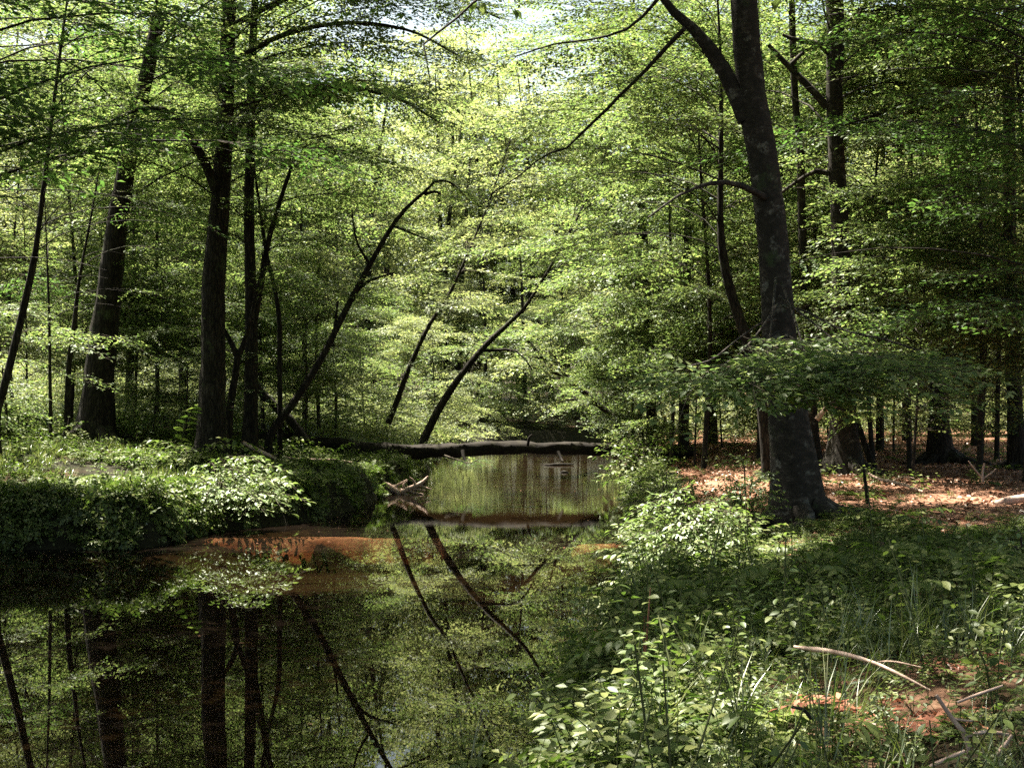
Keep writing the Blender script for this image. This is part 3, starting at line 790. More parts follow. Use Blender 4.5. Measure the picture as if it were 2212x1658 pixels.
protos.append(build_tree('pole_beech', 'x', [(CU, HV + (CZ - gz(0, 130)) / 130 * FPX, 0.15 * FPX / 130), (CU + 4, HV - 4 / 130 * FPX, 0.11 * FPX / 130), (CU - 2, HV - 8 / 130 * FPX, 0.07 * FPX / 130)], 130, 12.5 + gz(0, 130),
              (gz(0, 130) + 2.2, gz(0, 130) + 12.2, 3.4, 34, 0, 0, 1.0), seed=45, leaf='leaf', kind='fine', topkind='fine', flare=1.2, sides=8, bark='beech'))
first = [True] * 5
def place(k, u, d, rz, sc, label, group=None):
    x = (u - CU) / FPX * d
    loc = (x, d, gz(x, d) - 0.05)
    if first[k]:
        o = protos[k]; first[k] = False
        o.location = loc; o.rotation_euler = (0, 0, rz); o.scale = (sc, sc, sc); o['label'] = label
        if group: o['group'] = group
        return o
    return dup(protos[k], loc, rz, sc, label, group)

# left bank
place(0, 277, 52, 0.3, 0.95, 'thin straight ash between the leaning oak and the maple, well back')
place(1, 399, 55, 1.2, 0.9, 'pale upright elm far behind, just left of the tall maple trunk')
place(1, -60, 50, 2.8, 1.0, 'tall tree rising behind the left edge of the bank')
place(0, 190, 62, 3.6, 1.1, 'tall pale tree far behind the leaning oak')
place(3, 520, 56, 0.9, 1.0, 'leafy tree far behind the two straight trunks')
place(2, 660, 52, 3.0, 0.85, 'bright young maple in the gap left of the hooked leaning stem')
place(0, 430, 74, 0.1, 1.15, 'tall tree deep in the wood behind the maple trunk')
# right bank
place(3, 1475, 42, 0.2, 0.92, 'beech with wide sprays sweeping out over the fallen log')
place(1, 1410, 52, 0.5, 0.95, 'tall elm leaning over the creek behind the sweeping beech')
place(0, 1540, 50, 2.4, 1.0, 'ash in the wood left of the largest beech')
place(3, 1600, 62, 3.9, 1.0, 'leafy beech deep in the wood between crooked gum and far stems')
place(1, 1710, 54, 0.7, 0.95, 'elm seen in the gap between the two beeches')
place(2, 1900, 44, 5.0, 0.95, 'young maple behind the bare soil right of the second beech')
place(3, 1960, 54, 2.3, 1.0, 'bright leafed beech left of the ridged oak')
place(0, 2110, 48, 3.3, 1.0, 'ash behind the ridged oak at the right')
place(2, 2150, 62, 1.1, 1.1, 'pale tree far back at the right')
place(0, 1820, 68, 4.2, 1.15, 'tall ash deep in the wood behind the second beech')
place(1, 985, 104, 2.6, 1.15, 'tall elm far beyond the creek end, left of the sky gap')
place(0, 1190, 112, 5.6, 1.3, 'tall ash far beyond the creek end, right of the sky gap')
place(3, 1135, 87, 3.6, 0.75, 'low beech on the bank where the creek bends out of sight')
place(2, 1215, 93, 1.6, 0.95, 'low maple right of the creek bend')
place(2, 1050, 88, 2.6, 0.95, 'low maple left of the creek bend')

for a in [(150, 39, 0.5, 1.0, 'pole beech behind the leaning oak, right of the slim sapling'), (340, 43, 1.9, 1.05, 'pole beech in the bright gap between leaning oak and maple'), (570, 42, 2.5, 0.95, 'pole beech just behind the straight hickory'),
          (30, 46, 3.3, 0.95, 'pole beech far behind the slender leaning tree at the left edge'), (690, 47, 4.2, 1.0, 'pole beech behind the hooked leaning stem'), (290, 41, 5.5, 0.8, 'smaller pole beech just right of the leaning oak'),
          (1520, 35, 0.3, 1.0, 'pole beech left of the crooked gum tree'), (1640, 36, 1.2, 1.05, 'pole beech straight behind the largest beech'), (1765, 39, 2.2, 1.1, 'pole beech behind the gap of the two beeches'),
          (1885, 37, 3.0, 1.0, 'pole beech behind the leaning sapling on the bare soil'), (1965, 31, 3.9, 0.9, 'pole beech left of the ridged oak, over the soil'), (2115, 28, 4.8, 0.9, 'pole beech between the ridged oak and the oak at the right edge'),
          (2215, 26, 5.7, 0.9, 'pole beech cut by the right edge'), (1450, 40, 0.9, 0.9, 'pole beech spreading over the right end of the log'), (1370, 50, 2.0, 0.9, 'pole beech overhanging the creek past the log')]:
    place(4, *a)

# slender far stems seen above the right end of the log
for k, (u0, v0, u1, v1, w) in enumerate([(1447, 945, 1422, 845, 9), (1424, 945, 1405, 850, 8), (1409, 943, 1398, 860, 7), (1392, 941, 1378, 850, 9), (1371, 938, 1352, 870, 7)]):
    lab = 'one of the thin parallel stems leaning left beyond the right end of the log'
    build_tree('slender_tree', lab, [(u0, v0, w), ((u0 + u1) / 2 - 2, (v0 + v1) / 2, w * 0.9), (u1, v1, w * 0.7)], 60 + k, 8, (4.5, 7.8, 1.6, 6, 0, 0, 1.0), seed=60 + k, group='thin stems beyond the log', leaf='leaf_far', kind='mid', flare=1.05, sides=6)
build_tree('sapling', 'dark upright sapling at the right of the far stem group', [(1477, 956, 11), (1472, 880, 10), (1462, 800, 8), (1466, 700, 5)], 44, 8.5, (3, 8, 2.2, 12, 0, 0, 0.95), seed=66, flare=1.1, sides=7)
build_tree('sapling', 'hair thin sapling left of the leaning oak', [(110, 925, 8), (108, 810, 8), (106, 680, 6)], 31, 8, (3.6, 7.5, 2.0, 9, 0, 0, 0.85), seed=67, flare=1.1, sides=6, cat='sapling')
build_tree('sapling', 'slim sapling touching the left side of the leaning oak', [(143, 925, 13), (148, 800, 12), (160, 700, 10), (172, 600, 7)], 32, 9, (4.6, 8.5, 2.2, 10, 0, 0, 0.85), seed=68, flare=1.1, sides=7, cat='sapling')
build_tree('sapling', 'small sapling alone in the sunny grass above the log', [(724, 938, 6), (726, 870, 6), (722, 800, 5)], 44, 6.5, (2.6, 6.2, 1.7, 10, 0, 0, 0.85), seed=69, leaf='leaf_far', flare=1.1, sides=6, cat='sapling')

# ---- understorey: young beeches with flat layered sprays, three shapes copied
def young(seed, h, R, nl, leaf):
    return build_tree('young_beech', 'x', [(CU, HV + (CZ - gz(0, 130)) / 130 * FPX, 0.07 * FPX / 130), (CU + 3, HV - h * 0.4 / 130 * FPX, 0.05 * FPX / 130), (CU + 6, HV - h * 0.8 / 130 * FPX, 0.03 * FPX / 130)], 130, h + gz(0, 130),
                      (gz(0, 130) + h * 0.16, gz(0, 130) + h * 0.97, R, nl, 0, 0.0, 0.9), leaf=leaf, seed=seed, kind='fine', topkind='fine', flare=1.1, sides=7, cat='young tree', bark='beech')
yp = [young(71, 5.0, 2.4, 22, 'leaf'), young(72, 3.4, 1.9, 18, 'leaf'), young(73, 6.5, 2.8, 26, 'leaf_far')]
yf = [True] * 3
def place_y(k, u, d, rz, sc, label):
    x = (u - CU) / FPX * d
    loc = (x, d, gz(x, d) - 0.03)
    if yf[k]:
        yf[k] = False; o = yp[k]; o.location = loc; o.rotation_euler = (0, 0, rz); o.scale = (sc,) * 3; o['label'] = label; return o
    return dup(yp[k], loc, rz, sc, label)
for a in [(0, 330, 37, 0.4, 1.0, 'young beech in the gap between leaning oak and maple'), (1, 400, 35, 1.5, 0.9, 'low young beech at the left foot of the maple'),
          (2, 60, 37, 2.2, 1.0, 'young beech behind the hair thin sapling at the left'), (1, 20, 31, 3.0, 0.9, 'low young beech at the left edge above the lit plants'),
          (0, 660, 41, 5.0, 0.9, 'young beech right of the crossing stems'), (2, 600, 46, 0.9, 1.0, 'taller young beech behind the pencil thin tree'),
          (1, 790, 56, 4.1, 1.2, 'sunny low young beech in the grass beside the slim leaning stem'), (0, 780, 74, 2.0, 1.4, 'bright young beech far beyond the leaning stems'),
          (2, 945, 64, 2.7, 1.0, 'bright young beech on the far bank right of the stout leaning stem'), (1, 1010, 82, 0.3, 1.7, 'bright low shrubby beech at the far water edge'),
          (1, 1100, 95, 0.6, 2.0, 'bright shrubby beech at the middle of the creek end'), (1, 1250, 86, 1.9, 1.9, 'bright shrubby beech right of the creek end'),
          (0, 1340, 62, 4.4, 1.1, 'young beech at the foot of the arching tree'), (1, 1395, 44, 2.9, 1.0, 'young beech rising behind the right end of the log'),
          (0, 1500, 37, 1.0, 0.95, 'young beech left of the crooked gum tree'), (2, 1560, 45, 3.3, 1.0, 'taller young beech deep behind the crooked gum tree'),
          (2, 1930, 42, 1.1, 1.0, 'tall young beech at the back of the bare soil'), (0, 1970, 27, 0.2, 1.0, 'dark young beech over the bare soil left of the ridged oak'),
          (0, 2120, 30, 4.9, 1.05, 'dark young beech between the ridged oak and the right edge'), (2, 2190, 38, 3.5, 1.0, 'tall young beech behind the right edge oak'),
          (1, 1690, 46, 5.5, 1.2, 'young beech far behind the largest beech'), (2, 1790, 50, 2.5, 1.1, 'tall young beech far behind the second beech')]:
    place_y(*a)

# ---- the far wood, one leafy mass
rng = np.random.default_rng(90)
wb = MB(); tb_ = MB(); spw = Sprays()
for i in range(210):
    y = rng.uniform(84, 150); x = rng.uniform(-0.52, 0.52) * y
    mid_gap = abs(x + 2 - 0.0 * y) < 7
    if river_dist(np.array([x]), np.array([y]))[0] < 1.0 or (mid_gap and y < 104):
        continue
    h = min(36, rng.uniform(0.22, 0.30) * y) if mid_gap else rng.uniform(20, 30)
    zb = gz(x, y)
    P = np.array([(x, y, zb - 0.2), (x + rng.normal(0, .6), y, zb + h * 0.5), (x + rng.normal(0, 1.0), y, zb + h)])
    q, r = smooth_path(P, [0.28, 0.2, 0.03], n=8)
    tube(wb, q, r, 6, 2, 0, rng, cap=False)
    R = rng.uniform(3.6, 5.2)
    for lq in crown_limbs(rng, q, zb + rng.uniform(0.5, 4), zb + h, R, int(h * 1.3)):
        limb_sprays(spw, lq, rng, 1.25, 0.2, 0.9, pit=(-0.4, 0.3))
spw.bake(wb, 'coarse', rng, carve=False)
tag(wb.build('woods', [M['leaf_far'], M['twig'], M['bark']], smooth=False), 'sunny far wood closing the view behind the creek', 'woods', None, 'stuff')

# ---- sunny thicket of low bushes under the far trees
rng = np.random.default_rng(95)
wb = MB(); spw = Sprays()
for i in range(760):
    y = rng.uniform(44, 100); x = rng.uniform(-0.5, 0.5) * y
    s_ = float(river_dist(np.array([x]), np.array([y]))[0])
    if s_ < 0.05 or (x > 3 and y < 50) or (x < -3 and y < 45):
        continue
    zb = gz(x, y); h = rng.uniform(0.8, 3.6) if s_ > 2 else rng.uniform(0.6, 2.0)
    if y > 78 and abs(x) < 14:
        h *= 0.9
    for k in range(int(5 + 5 * h)):
        t = rng.uniform(0.1, 1); az = rng.uniform(0, 6.28); rr = h * 0.35 * math.sqrt(1.05 - t) + 0.1
        spw.add(np.array((x + rr * math.cos(az), y + rr * math.sin(az), zb + h * t)), az + rng.normal(0, 0.4), rng.uniform(-0.3, 0.3), rng.normal(0, 0.3), rng.uniform(0.55, 0.95))
spw.bake(wb, 'mid', rng, carve=False, cull=-9)
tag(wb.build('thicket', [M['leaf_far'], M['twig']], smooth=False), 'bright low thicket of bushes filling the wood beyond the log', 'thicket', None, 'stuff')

# ------------------------------------------------------------------ the fallen log across the creek
root = thing('fallen_log', pix(920, 972, 41), 'long dark mossy log lying across the creek from bank to bank', 'log')
lb = MB()
P, R = px_path([(470, 932, 28), (560, 944, 33), (650, 955, 34), (760, 967, 32), (850, 974, 30), (950, 973, 29), (1060, 968, 28), (1180, 967, 27), (1300, 970, 26), (1400, 973, 25), (1500, 976, 22)], 40.5, 1.0)
for q in P[:3]:
    q[2] = max(q[2], gz(q[0], q[1]) + 0.12)
q, r = smooth_path(P, R, 0.2)
tube(lb, q, r, 18, 0, 0.11, np.random.default_rng(5))
lb.build('log_trunk', M['logbark'], root)
for pp in ([(760, 968, 10), (766, 995, 9), (775, 1012, 6)], [(1000, 972, 9), (1003, 990, 8), (1010, 1001, 4)], [(1140, 962, 7), (1143, 945, 5), (1150, 938, 3)], [(640, 950, 10), (620, 925, 8), (606, 910, 5)], [(1205, 975, 8), (1212, 990, 6), (1216, 996, 4)]):
    b = MB(); q, r = px_path(pp, 40.6, -0.3); q, r = smooth_path(q, r, 0.06); tube(b, q, r, 6, 0, 0.06); b.build('branch_stub', M['logbark'], root)
b = MB(); sp = Sprays()
q, r = px_path([(960, 984, 6), (985, 992, 4), (1015, 1000, 3), (1035, 990, 2)], 40.2, -0.5); q, r = smooth_path(q, r, 0.1); tube(b, q, r, 5, 1, 0)
limb_sprays(sp, q, np.random.default_rng(1), 0.38, 0.3, 0.5); sp.bake(b, 'fine', np.random.default_rng(2), False, -9)
b.build('twig', [M['leaf_dark'], M['twig']], root, smooth=False)

def stick(name, label, px, d, mat, dd=0.0, cat='branch', group=None, drop=True, forks=(), sides=7):
    """a lying or standing dead branch drawn along a pixel path"""
    P, R = px_path(px, d, dd)
    loc = P.mean(0)
    o = thing(name, loc, label, cat, group)
    b = MB(); q, r = smooth_path(P, R, 0.08); tube(b, q, r, sides, 0, 0.08)
    b.build('stem', M[mat], o)
    for fk in forks:
        b = MB(); q, r = px_path(fk, d, dd); q, r = smooth_path(q, r, 0.08); tube(b, q, r, 5, 0, 0.08); b.build('fork', M[mat], o)
    return o

stick('fallen_branch', 'dark dead limb propped against the straight hickory, its end down by the log', [(545, 780, 12), (555, 833, 16), (590, 871, 18), (625, 905, 19), (662, 952, 20)], 36.2, 'bark')
stick('driftwood', 'bleached driftwood log slanting into the water below the fallen log', [(797, 1022, 13), (820, 1040, 13), (838, 1050, 15), (868, 1066, 20)], 36.6, 'deadwood', cat='driftwood', forks=[[(845, 1055, 8), (862, 1046, 6), (880, 1036, 4)], [(858, 1058, 7), (850, 1072, 5)]])
stick('driftwood', 'tangle of bleached roots at the water edge right of the slanting driftwood', [(868, 1062, 12), (890, 1052, 10), (912, 1042, 8), (925, 1028, 4)], 36.4, 'deadwood', cat='driftwood',
      forks=[[(880, 1056, 8), (895, 1064, 6), (915, 1068, 4)], [(898, 1048, 7), (892, 1036, 5), (884, 1030, 3)], [(875, 1060, 7), (872, 1046, 5), (880, 1038, 3)], [(905, 1045, 6), (918, 1052, 5), (932, 1056, 3)], [(885, 1055, 6), (900, 1056, 5), (920, 1060, 3)], [(870, 1064, 6), (884, 1070, 5), (900, 1073, 3)]])
stick('floating_stick', 'dark stick floating in the water just beyond the log', [(1172, 1005, 4), (1200, 1003, 7), (1240, 1002, 3)], 53.5, 'bark', cat='stick')
stick('floating_stick', 'short dark branch poking from the water right of middle', [(1208, 1023, 5), (1218, 1019, 8), (1230, 1022, 4)], 48.0, 'bark', cat='stick')
stick('thin_branch', 'thin pale branch hanging down the shaded bank below the log', [(560, 962, 3), (600, 985, 4), (680, 992, 4), (730, 993, 3), (760, 998, 2)], 35.5, 'deadwood')
stick('thin_branch', 'short bent pale twig at the foot of the shaded bank', [(672, 1046, 3), (700, 1052, 4), (730, 1060, 4), (742, 1070, 3)], 31.5, 'deadwood')
stick('fallen_branch', 'sunlit pale branch lying above the pale shrub', [(525, 955, 7), (550, 968, 9), (575, 980, 8), (596, 990, 6)], 33.0, 'deadwood')
stick('broken_branch', 'broken sunlit snag sticking up between the two beeches', [(1765, 906, 12), (1778, 888, 12), (1790, 868, 8)], 28.6, 'deadwood', forks=[[(1778, 888, 7), (1797, 880, 8), (1808, 874, 9)]])
stick('fallen_branch', 'long pale stick lying on the soil right of the second beech', [(1876, 1022, 5), (1900, 1034, 6), (1945, 1044, 7), (1994, 1062, 6)], 24.5, 'deadwood', dd=-2.2, forks=[[(1925, 1040, 4), (1950, 1030, 3), (1975, 1032, 2)]])
stick('dead_sapling', 'short dark dead stem standing on the soil in front of the second beech', [(1874, 1088, 9), (1870, 1050, 8), (1866, 1012, 5)], 20.0, 'bark', cat='stem')
stick('fallen_branch', 'antler shaped pale branch standing at the right on shaded soil', [(2122, 1040, 6), (2122, 1020, 6), (2126, 1000, 4)], 24, 'deadwood', forks=[[(2120, 1030, 4), (2105, 1012, 4), (2092, 995, 3)], [(2121, 1034, 4), (2140, 1022, 4), (2152, 1012, 3)]])
stick('fallen_log', 'short sunlit brown log on the ground at the right edge', [(2140, 1092, 12), (2170, 1084, 18), (2230, 1072, 22)], 20.5, 'deadwood', cat='log')
stick('fallen_branch', 'thin reddish stick crossing the dark plants at the right, the upper one', [(2060, 1157, 4), (2130, 1155, 5), (2206, 1152, 4)], 15.5, 'fern_dead')
stick('fallen_branch', 'thin reddish stick crossing the dark plants at the right, the lower one', [(2130, 1221, 4), (2175, 1221, 5), (2230, 1222, 4)], 12.5, 'fern_dead')
stick('fallen_branch', 'long pinkish branch sloping down through the leaves of the near bank', [(1716, 1396, 6), (1760, 1402, 11), (1806, 1408, 11), (1886, 1430, 9), (1956, 1462, 6), (2010, 1490, 3)], 8.0, 'deadwood', dd=-1.2, forks=[[(1886, 1430, 5), (1930, 1428, 4), (1990, 1440, 2)]])
stick('fallen_branch', 'upright bent pale stick among the leaves at the lower right', [(2022, 1500, 8), (2056, 1550, 10), (2086, 1590, 11), (2094, 1640, 10)], 6.0, 'deadwood', forks=[[(2086, 1590, 8), (2130, 1580, 9), (2178, 1586, 10)], [(2060, 1552, 6), (2100, 1556, 5), (2120, 1545, 3)]])
stick('fallen_branch', 'pale stick pointing up right from the bottom edge', [(2000, 1660, 9), (2040, 1640, 10), (2084, 1622, 8)], 5.7, 'deadwood')
stick('fallen_branch', 'slim pale stick in the lower right leaves, lying above the bent one', [(2068, 1516, 6), (2110, 1500, 7), (2166, 1480, 5)], 6.3, 'deadwood')
stick('fallen_branch', 'pale stick standing at the bottom right corner', [(2150, 1634, 10), (2172, 1606, 10), (2186, 1586, 7)], 5.8, 'deadwood')
stick('fallen_branch', 'small grey crooked branch in the grass at the middle of the near bank', [(1710, 1526, 7), (1736, 1532, 8), (1752, 1552, 8)], 6.5, 'bark')

# ------------------------------------------------------------------ herbs, shrubs, grass
def make_herb(rng, h, nleaf, leaf, big=True, stems=1, spread=0.35, tilt=(-0.35, 0.35)):
    """leafy stem(s) of height h"""
    V, Fs, n = [], [], 0
    WV, WF, wn_ = [], [], 0
    lv, lf = leaf8(1, 0.55) if big else leaf4(1, 0.6)
    for s in range(stems):
        az = rng.uniform(0, 6.28); ln = rng.uniform(0.1, spread) * (0.5 if stems == 1 else 1)
        hh = h * rng.uniform(0.7, 1.05)
        pt = lambda t: np.array((math.cos(az) * ln * hh * t * t, math.sin(az) * ln * hh * t * t, hh * t))
        for a_, b_ in ((0, .5), (.5, 1)):
            p, q = pt(a_), pt(b_); r = 0.006 * h + 0.0015
            ring = np.array([(r, 0, 0), (-r / 2, r * .87, 0), (-r / 2, -r * .87, 0)])
            WV.append(np.vstack([p + ring, q + ring * .6])); WF.append(np.array([(0, 1, 4, 3), (1, 2, 5, 4), (2, 0, 3, 5)]) + wn_); wn_ += 6
        a0 = rng.uniform(0, 6.28)
        for k in range(nleaf):
            t = 0.3 + 0.7 * (k + 0.5) / nleaf
            yaw = a0 + 2.4 * k
            R = frames(yaw, rng.uniform(*tilt), rng.normal(0, 0.3))
            L = leaf * rng.uniform(0.6, 1.15) * (1.1 - 0.35 * t)
            st = np.array((math.cos(yaw), math.sin(yaw), 0.25)) * leaf * rng.uniform(0.2, 0.6)
            V.append(lv * L @ R.T + pt(t) + st); Fs.append(lf + n); n += len(lv)
    return Proto(np.vstack(V), np.vstack(Fs), (np.vstack(WV).astype(np.float32), np.vstack(WF).astype(np.int32)))

def make_pinnate(rng, fronds, L, leaf, pairs, up=0.9, big=False, lw=0.5):
    """arching compound leaves rising from one foot (ash or hickory seedlings, ferns)"""
    V, Fs, n = [], [], 0
    WV, WF, wn_ = [], [], 0
    lv, lf = leaf8(1, lw) if big else leaf4(1, lw)
    for s in range(fronds):
        az = s * 2.4 + rng.normal(0, 0.3); l_ = L * rng.uniform(0.75, 1.1)
        e0, e1 = up * rng.uniform(0.8, 1.1), rng.uniform(-0.6, -0.1)
        pts = [np.zeros(3)]; N = pairs + 3
        dirs = []
        for k in range(N):
            e = e0 + (e1 - e0) * k / (N - 1)
            d = np.array((math.cos(az) * math.cos(e), math.sin(az) * math.cos(e), math.sin(e))); dirs.append(e)
            pts.append(pts[-1] + d * l_ / N)
        for a_ in range(0, N - 1, 2):
            p, q = pts[a_], pts[min(a_ + 2, N)]
            r = 0.004 * L + 0.001; ring = np.array([(r, 0, 0), (-r / 2, r * .87, 0), (-r / 2, -r * .87, 0)])
            WV.append(np.vstack([p + ring, q + ring * .7])); WF.append(np.array([(0, 1, 4, 3), (1, 2, 5, 4), (2, 0, 3, 5)]) + wn_); wn_ += 6
        for k in range(3, N + 1):
            tt = (k - 3) / max(1, N - 3)
            sz = leaf * (0.7 + 0.5 * math.sin(PI * min(1, 0.15 + 0.85 * tt))) * rng.uniform(0.85, 1.1)
            if k == N:
                R = frames(az, dirs[-1], rng.normal(0, .2)); V.append(lv * sz @ R.T + pts[k]); Fs.append(lf + n); n += len(lv); continue
            for sd in (-1, 1):
                R = frames(az + sd * rng.uniform(0.9, 1.25), dirs[k - 1] * 0.5 + rng.normal(-0.2, 0.15), sd * rng.normal(0.1, 0.2))
                V.append(lv * sz @ R.T + pts[k]); Fs.append(lf + n); n += len(lv)
    return Proto(np.vstack(V), np.vstack(Fs), (np.vstack(WV).astype(np.float32), np.vstack(WF).astype(np.int32)))

def make_tuft(rng, blades, h, w=0.006):
    V, Fs, n = [], [], 0
    for s in range(blades):
        az = rng.uniform(0, 6.28); ln = rng.uniform(0.1, 0.8); hh = h * rng.uniform(0.5, 1.1); o_ = rng.normal(0, 0.04, 2)
        sd = np.array((-math.sin(az), math.cos(az), 0)) * w
        row = []
        for t, k in ((0, 1), (0.4, 0.9), (0.75, 0.6), (1, 0.05)):
            c = np.array((o_[0] + math.cos(az) * ln * hh * t * t, o_[1] + math.sin(az) * ln * hh * t * t, hh * t * (1 - 0.25 * ln * t)))
            row += [c - sd * k, c + sd * k]
        V.append(np.array(row)); Fs.append(np.array([(0, 1, 3, 2), (2, 3, 5, 4), (4, 5, 7, 6)]) + n); n += 8
    return Proto(np.vstack(V), np.vstack(Fs))

hr = np.random.default_rng(100)
HERB_NEAR = [make_herb(hr, 0.42, 10, 0.082), make_herb(hr, 0.30, 8, 0.065, stems=2), make_herb(hr, 0.60, 14, 0.07, stems=2), make_herb(hr, 0.22, 7, 0.055, stems=3, spread=0.8), make_herb(hr, 0.75, 18, 0.06, stems=1)]
PINN_NEAR = [make_pinnate(hr, 5, 0.55, 0.075, 7, big=True), make_pinnate(hr, 6, 0.45, 0.055, 9, big=True, lw=0.4), make_pinnate(hr, 4, 0.7, 0.09, 6, big=True)]
HERB_SMALL = [make_herb(hr, 0.3, 16, 0.045, False, 3, 0.6), make_herb(hr, 0.4, 22, 0.05, False, 3, 0.5), make_pinnate(hr, 7, 0.4, 0.045, 9), make_pinnate(hr, 5, 0.55, 0.06, 8)]
HERB_FAR = [make_herb(hr, 0.35, 9, 0.10, False, 3, 0.7), make_herb(hr, 0.22, 8, 0.08, False, 4, 0.9), make_pinnate(hr, 6, 0.4, 0.08, 6)]
TUFT = [make_tuft(hr, 14, 0.42, 0.0035), make_tuft(hr, 18, 0.30, 0.003), make_tuft(hr, 8, 0.55, 0.004)]
TUFT_FAR = [make_tuft(hr, 12, 0.35, 0.012), make_tuft(hr, 14, 0.25, 0.012)]

def scatter(mb, protos_, rng, pts, smin, smax, mi=0, tilt=0.15, relief=0.0):
    pts = np.asarray(pts)
    if not len(pts):
        return
    z = ground(pts[:, 0], pts[:, 1])
    T = np.stack([pts[:, 0], pts[:, 1], z - 0.01], 1)
    R = frames(rng.uniform(0, 6.28, len(T)), rng.normal(0, tilt, len(T)), rng.normal(0, tilt, len(T)))
    S = rng.uniform(smin, smax, len(T)) * (1 + relief * lumps(pts[:, 0], pts[:, 1], 1.3, 77)).clip(0.3, 2.2)
    w = rng.integers(0, len(protos_), len(T))
    for k, q in enumerate(protos_):
        s = w == k
        stamp(mb, q, R[s], T[s], S[s], mi)

def area_pts(rng, n, x0, x1, y0, y1, smin=0.1, smax=99, side=1, wedge=0.44, patch=None, seed=0):
    x = rng.uniform(x0, x1, n); y = rng.uniform(y0, y1, n)
    s = river_dist(x, y)
    mid = np.interp(y, [0, 10, 20, 30, 60, 80, 95], [-3, -3, -1.5, -0.5, 0.3, 3, 30])
    ok = (s > smin) & (s < smax) & ((x - mid) * side > 0) & (np.abs(x) < wedge * y + 0.6)
    if patch:
        ok &= (lumps(x, y, patch[0], seed) + rng.normal(0, 0.12, n)) > patch[1]
    return np.stack([x[ok], y[ok]], 1)

# undergrowth of the near bank
rg = np.random.default_rng(200)
ub = MB()
near = area_pts(rg, 1400, -2, 8, 4.8, 12.0, 0.0, patch=(1.1, -0.45), seed=3)
thin = lambda a: a[~((a[:, 0] > 1.5) & (a[:, 1] < 8.8) & (rg.uniform(0, 1, len(a)) < 0.72))]
near = thin(near)
scatter(ub, HERB_NEAR + PINN_NEAR, rg, near, 0.35, 1.25, tilt=0.3)
near = thin(area_pts(rg, 4400, -2, 8, 4.8, 12.6, 0.0, patch=(1.6, -0.5), seed=4))
scatter(ub, HERB_SMALL, rg, near, 0.35, 1.0, tilt=0.25)
midr = area_pts(rg, 2600, 0, 10, 11.5, 19, 0.0, 1.6, patch=(0.8, -0.35), seed=5)
scatter(ub, HERB_NEAR + PINN_NEAR, rg, midr, 0.6, 1.2)
midr = area_pts(rg, 5200, 2, 10, 11.5, 17.5, 1.3, 99, patch=(0.9, -0.3), seed=7)
scatter(ub, HERB_SMALL + PINN_NEAR[:2], rg, midr, 0.25, 0.62)
edge = area_pts(rg, 9000, -2, 7, 5, 48, -0.05, 0.9)
scatter(ub, HERB_FAR + HERB_NEAR[:2], rg, edge, 0.8, 1.5)
spo = area_pts(rg, 1400, 2, 24, 17, 52, 1.5, 99, patch=(0.6, 0.22), seed=6)
scatter(ub, HERB_FAR, rg, spo, 0.6, 1.3)
tag(ub.build('undergrowth', [M['herb'], M['green_stem']], smooth=False), 'dense leafy undergrowth covering the near bank', 'undergrowth', None, 'stuff')
gb = MB()
gp = area_pts(rg, 900, -2, 6, 4.8, 9.5, 0.0, patch=(1.3, 0.0), seed=11)
scatter(gb, TUFT, rg, gp, 0.6, 1.1)
tag(gb.build('grass', M['grass'], smooth=False), 'tufts of grass between the leaves of the near bank', 'grass', None, 'stuff')

# left bank cover
ub = MB()
lp = area_pts(rg, 14000, -20, -2.5, 22.5, 42, 0.35, 99, -1, wedge=0.45, patch=(1.0, -0.3), seed=33)
scatter(ub, HERB_FAR, rg, lp, 0.25, 0.8, relief=1.3)
lp = area_pts(rg, 1800, -20, -2.5, 22.5, 42, 0.5, 99, -1, wedge=0.45, patch=(0.8, 0.1), seed=34)
scatter(ub, HERB_FAR + PINN_NEAR[2:], rg, lp, 0.8, 1.7, relief=0.8, tilt=0.3)
lp = area_pts(rg, 30000, -12, -2.5, 22, 42, 0.05, 0.7, -1, patch=(1.2, -0.2), seed=31)
scatter(ub, HERB_FAR, rg, lp, 0.35, 0.9, tilt=0.5)
lp = area_pts(rg, 26000, -12, -4.5, 21.5, 26, 0.05, 0.55, -1, patch=(1.5, 0.0), seed=35)
scatter(ub, HERB_FAR, rg, lp, 0.7, 1.3, tilt=0.7)
lp = area_pts(rg, 3500, -26, -2.5, 42, 76, 0.1, 99, -1, wedge=0.42)
scatter(ub, HERB_FAR, rg, lp, 1.0, 2.0)
tag(ub.build('ground_cover', [M['herb'], M['twig']], smooth=False), 'low leafy plants covering the far bank', 'ground cover', None, 'stuff')
gb = MB()
lp = area_pts(rg, 5000, -14, -2.5, 23, 34, 0.2, 6, -1, patch=(0.7, 0.05), seed=21)
scatter(gb, TUFT_FAR, rg, lp, 0.4, 0.9)
lp = area_pts(rg, 9000, -14, -2, 42, 70, 0.1, 9, -1)
scatter(gb, TUFT_FAR, rg, lp, 0.9, 1.7)
tag(gb.build('grass', M['grass'], smooth=False), 'sunny grass on the far bank and beyond the log', 'grass', None, 'stuff')

# leaf litter on the bare soil
lbm = MB()
fl = Proto(*leaf4(0.11, 0.6, 0.5))
pts = area_pts(rg, 52000, 1, 26, 13, 56, 0.6)
z = ground(pts[:, 0], pts[:, 1])
T = np.stack([pts[:, 0], pts[:, 1], z + 0.012], 1)
stamp(lbm, fl, frames(rg.uniform(0, 6.28, len(T)), rg.normal(0, .3, len(T)), rg.normal(0, .4, len(T))), T, rg.uniform(0.5, 1.2, len(T)))
tag(lbm.build('leaf_litter', M['litter'], smooth=False), 'brown dead leaves strewn over the bare soil', 'leaf litter', None, 'stuff')

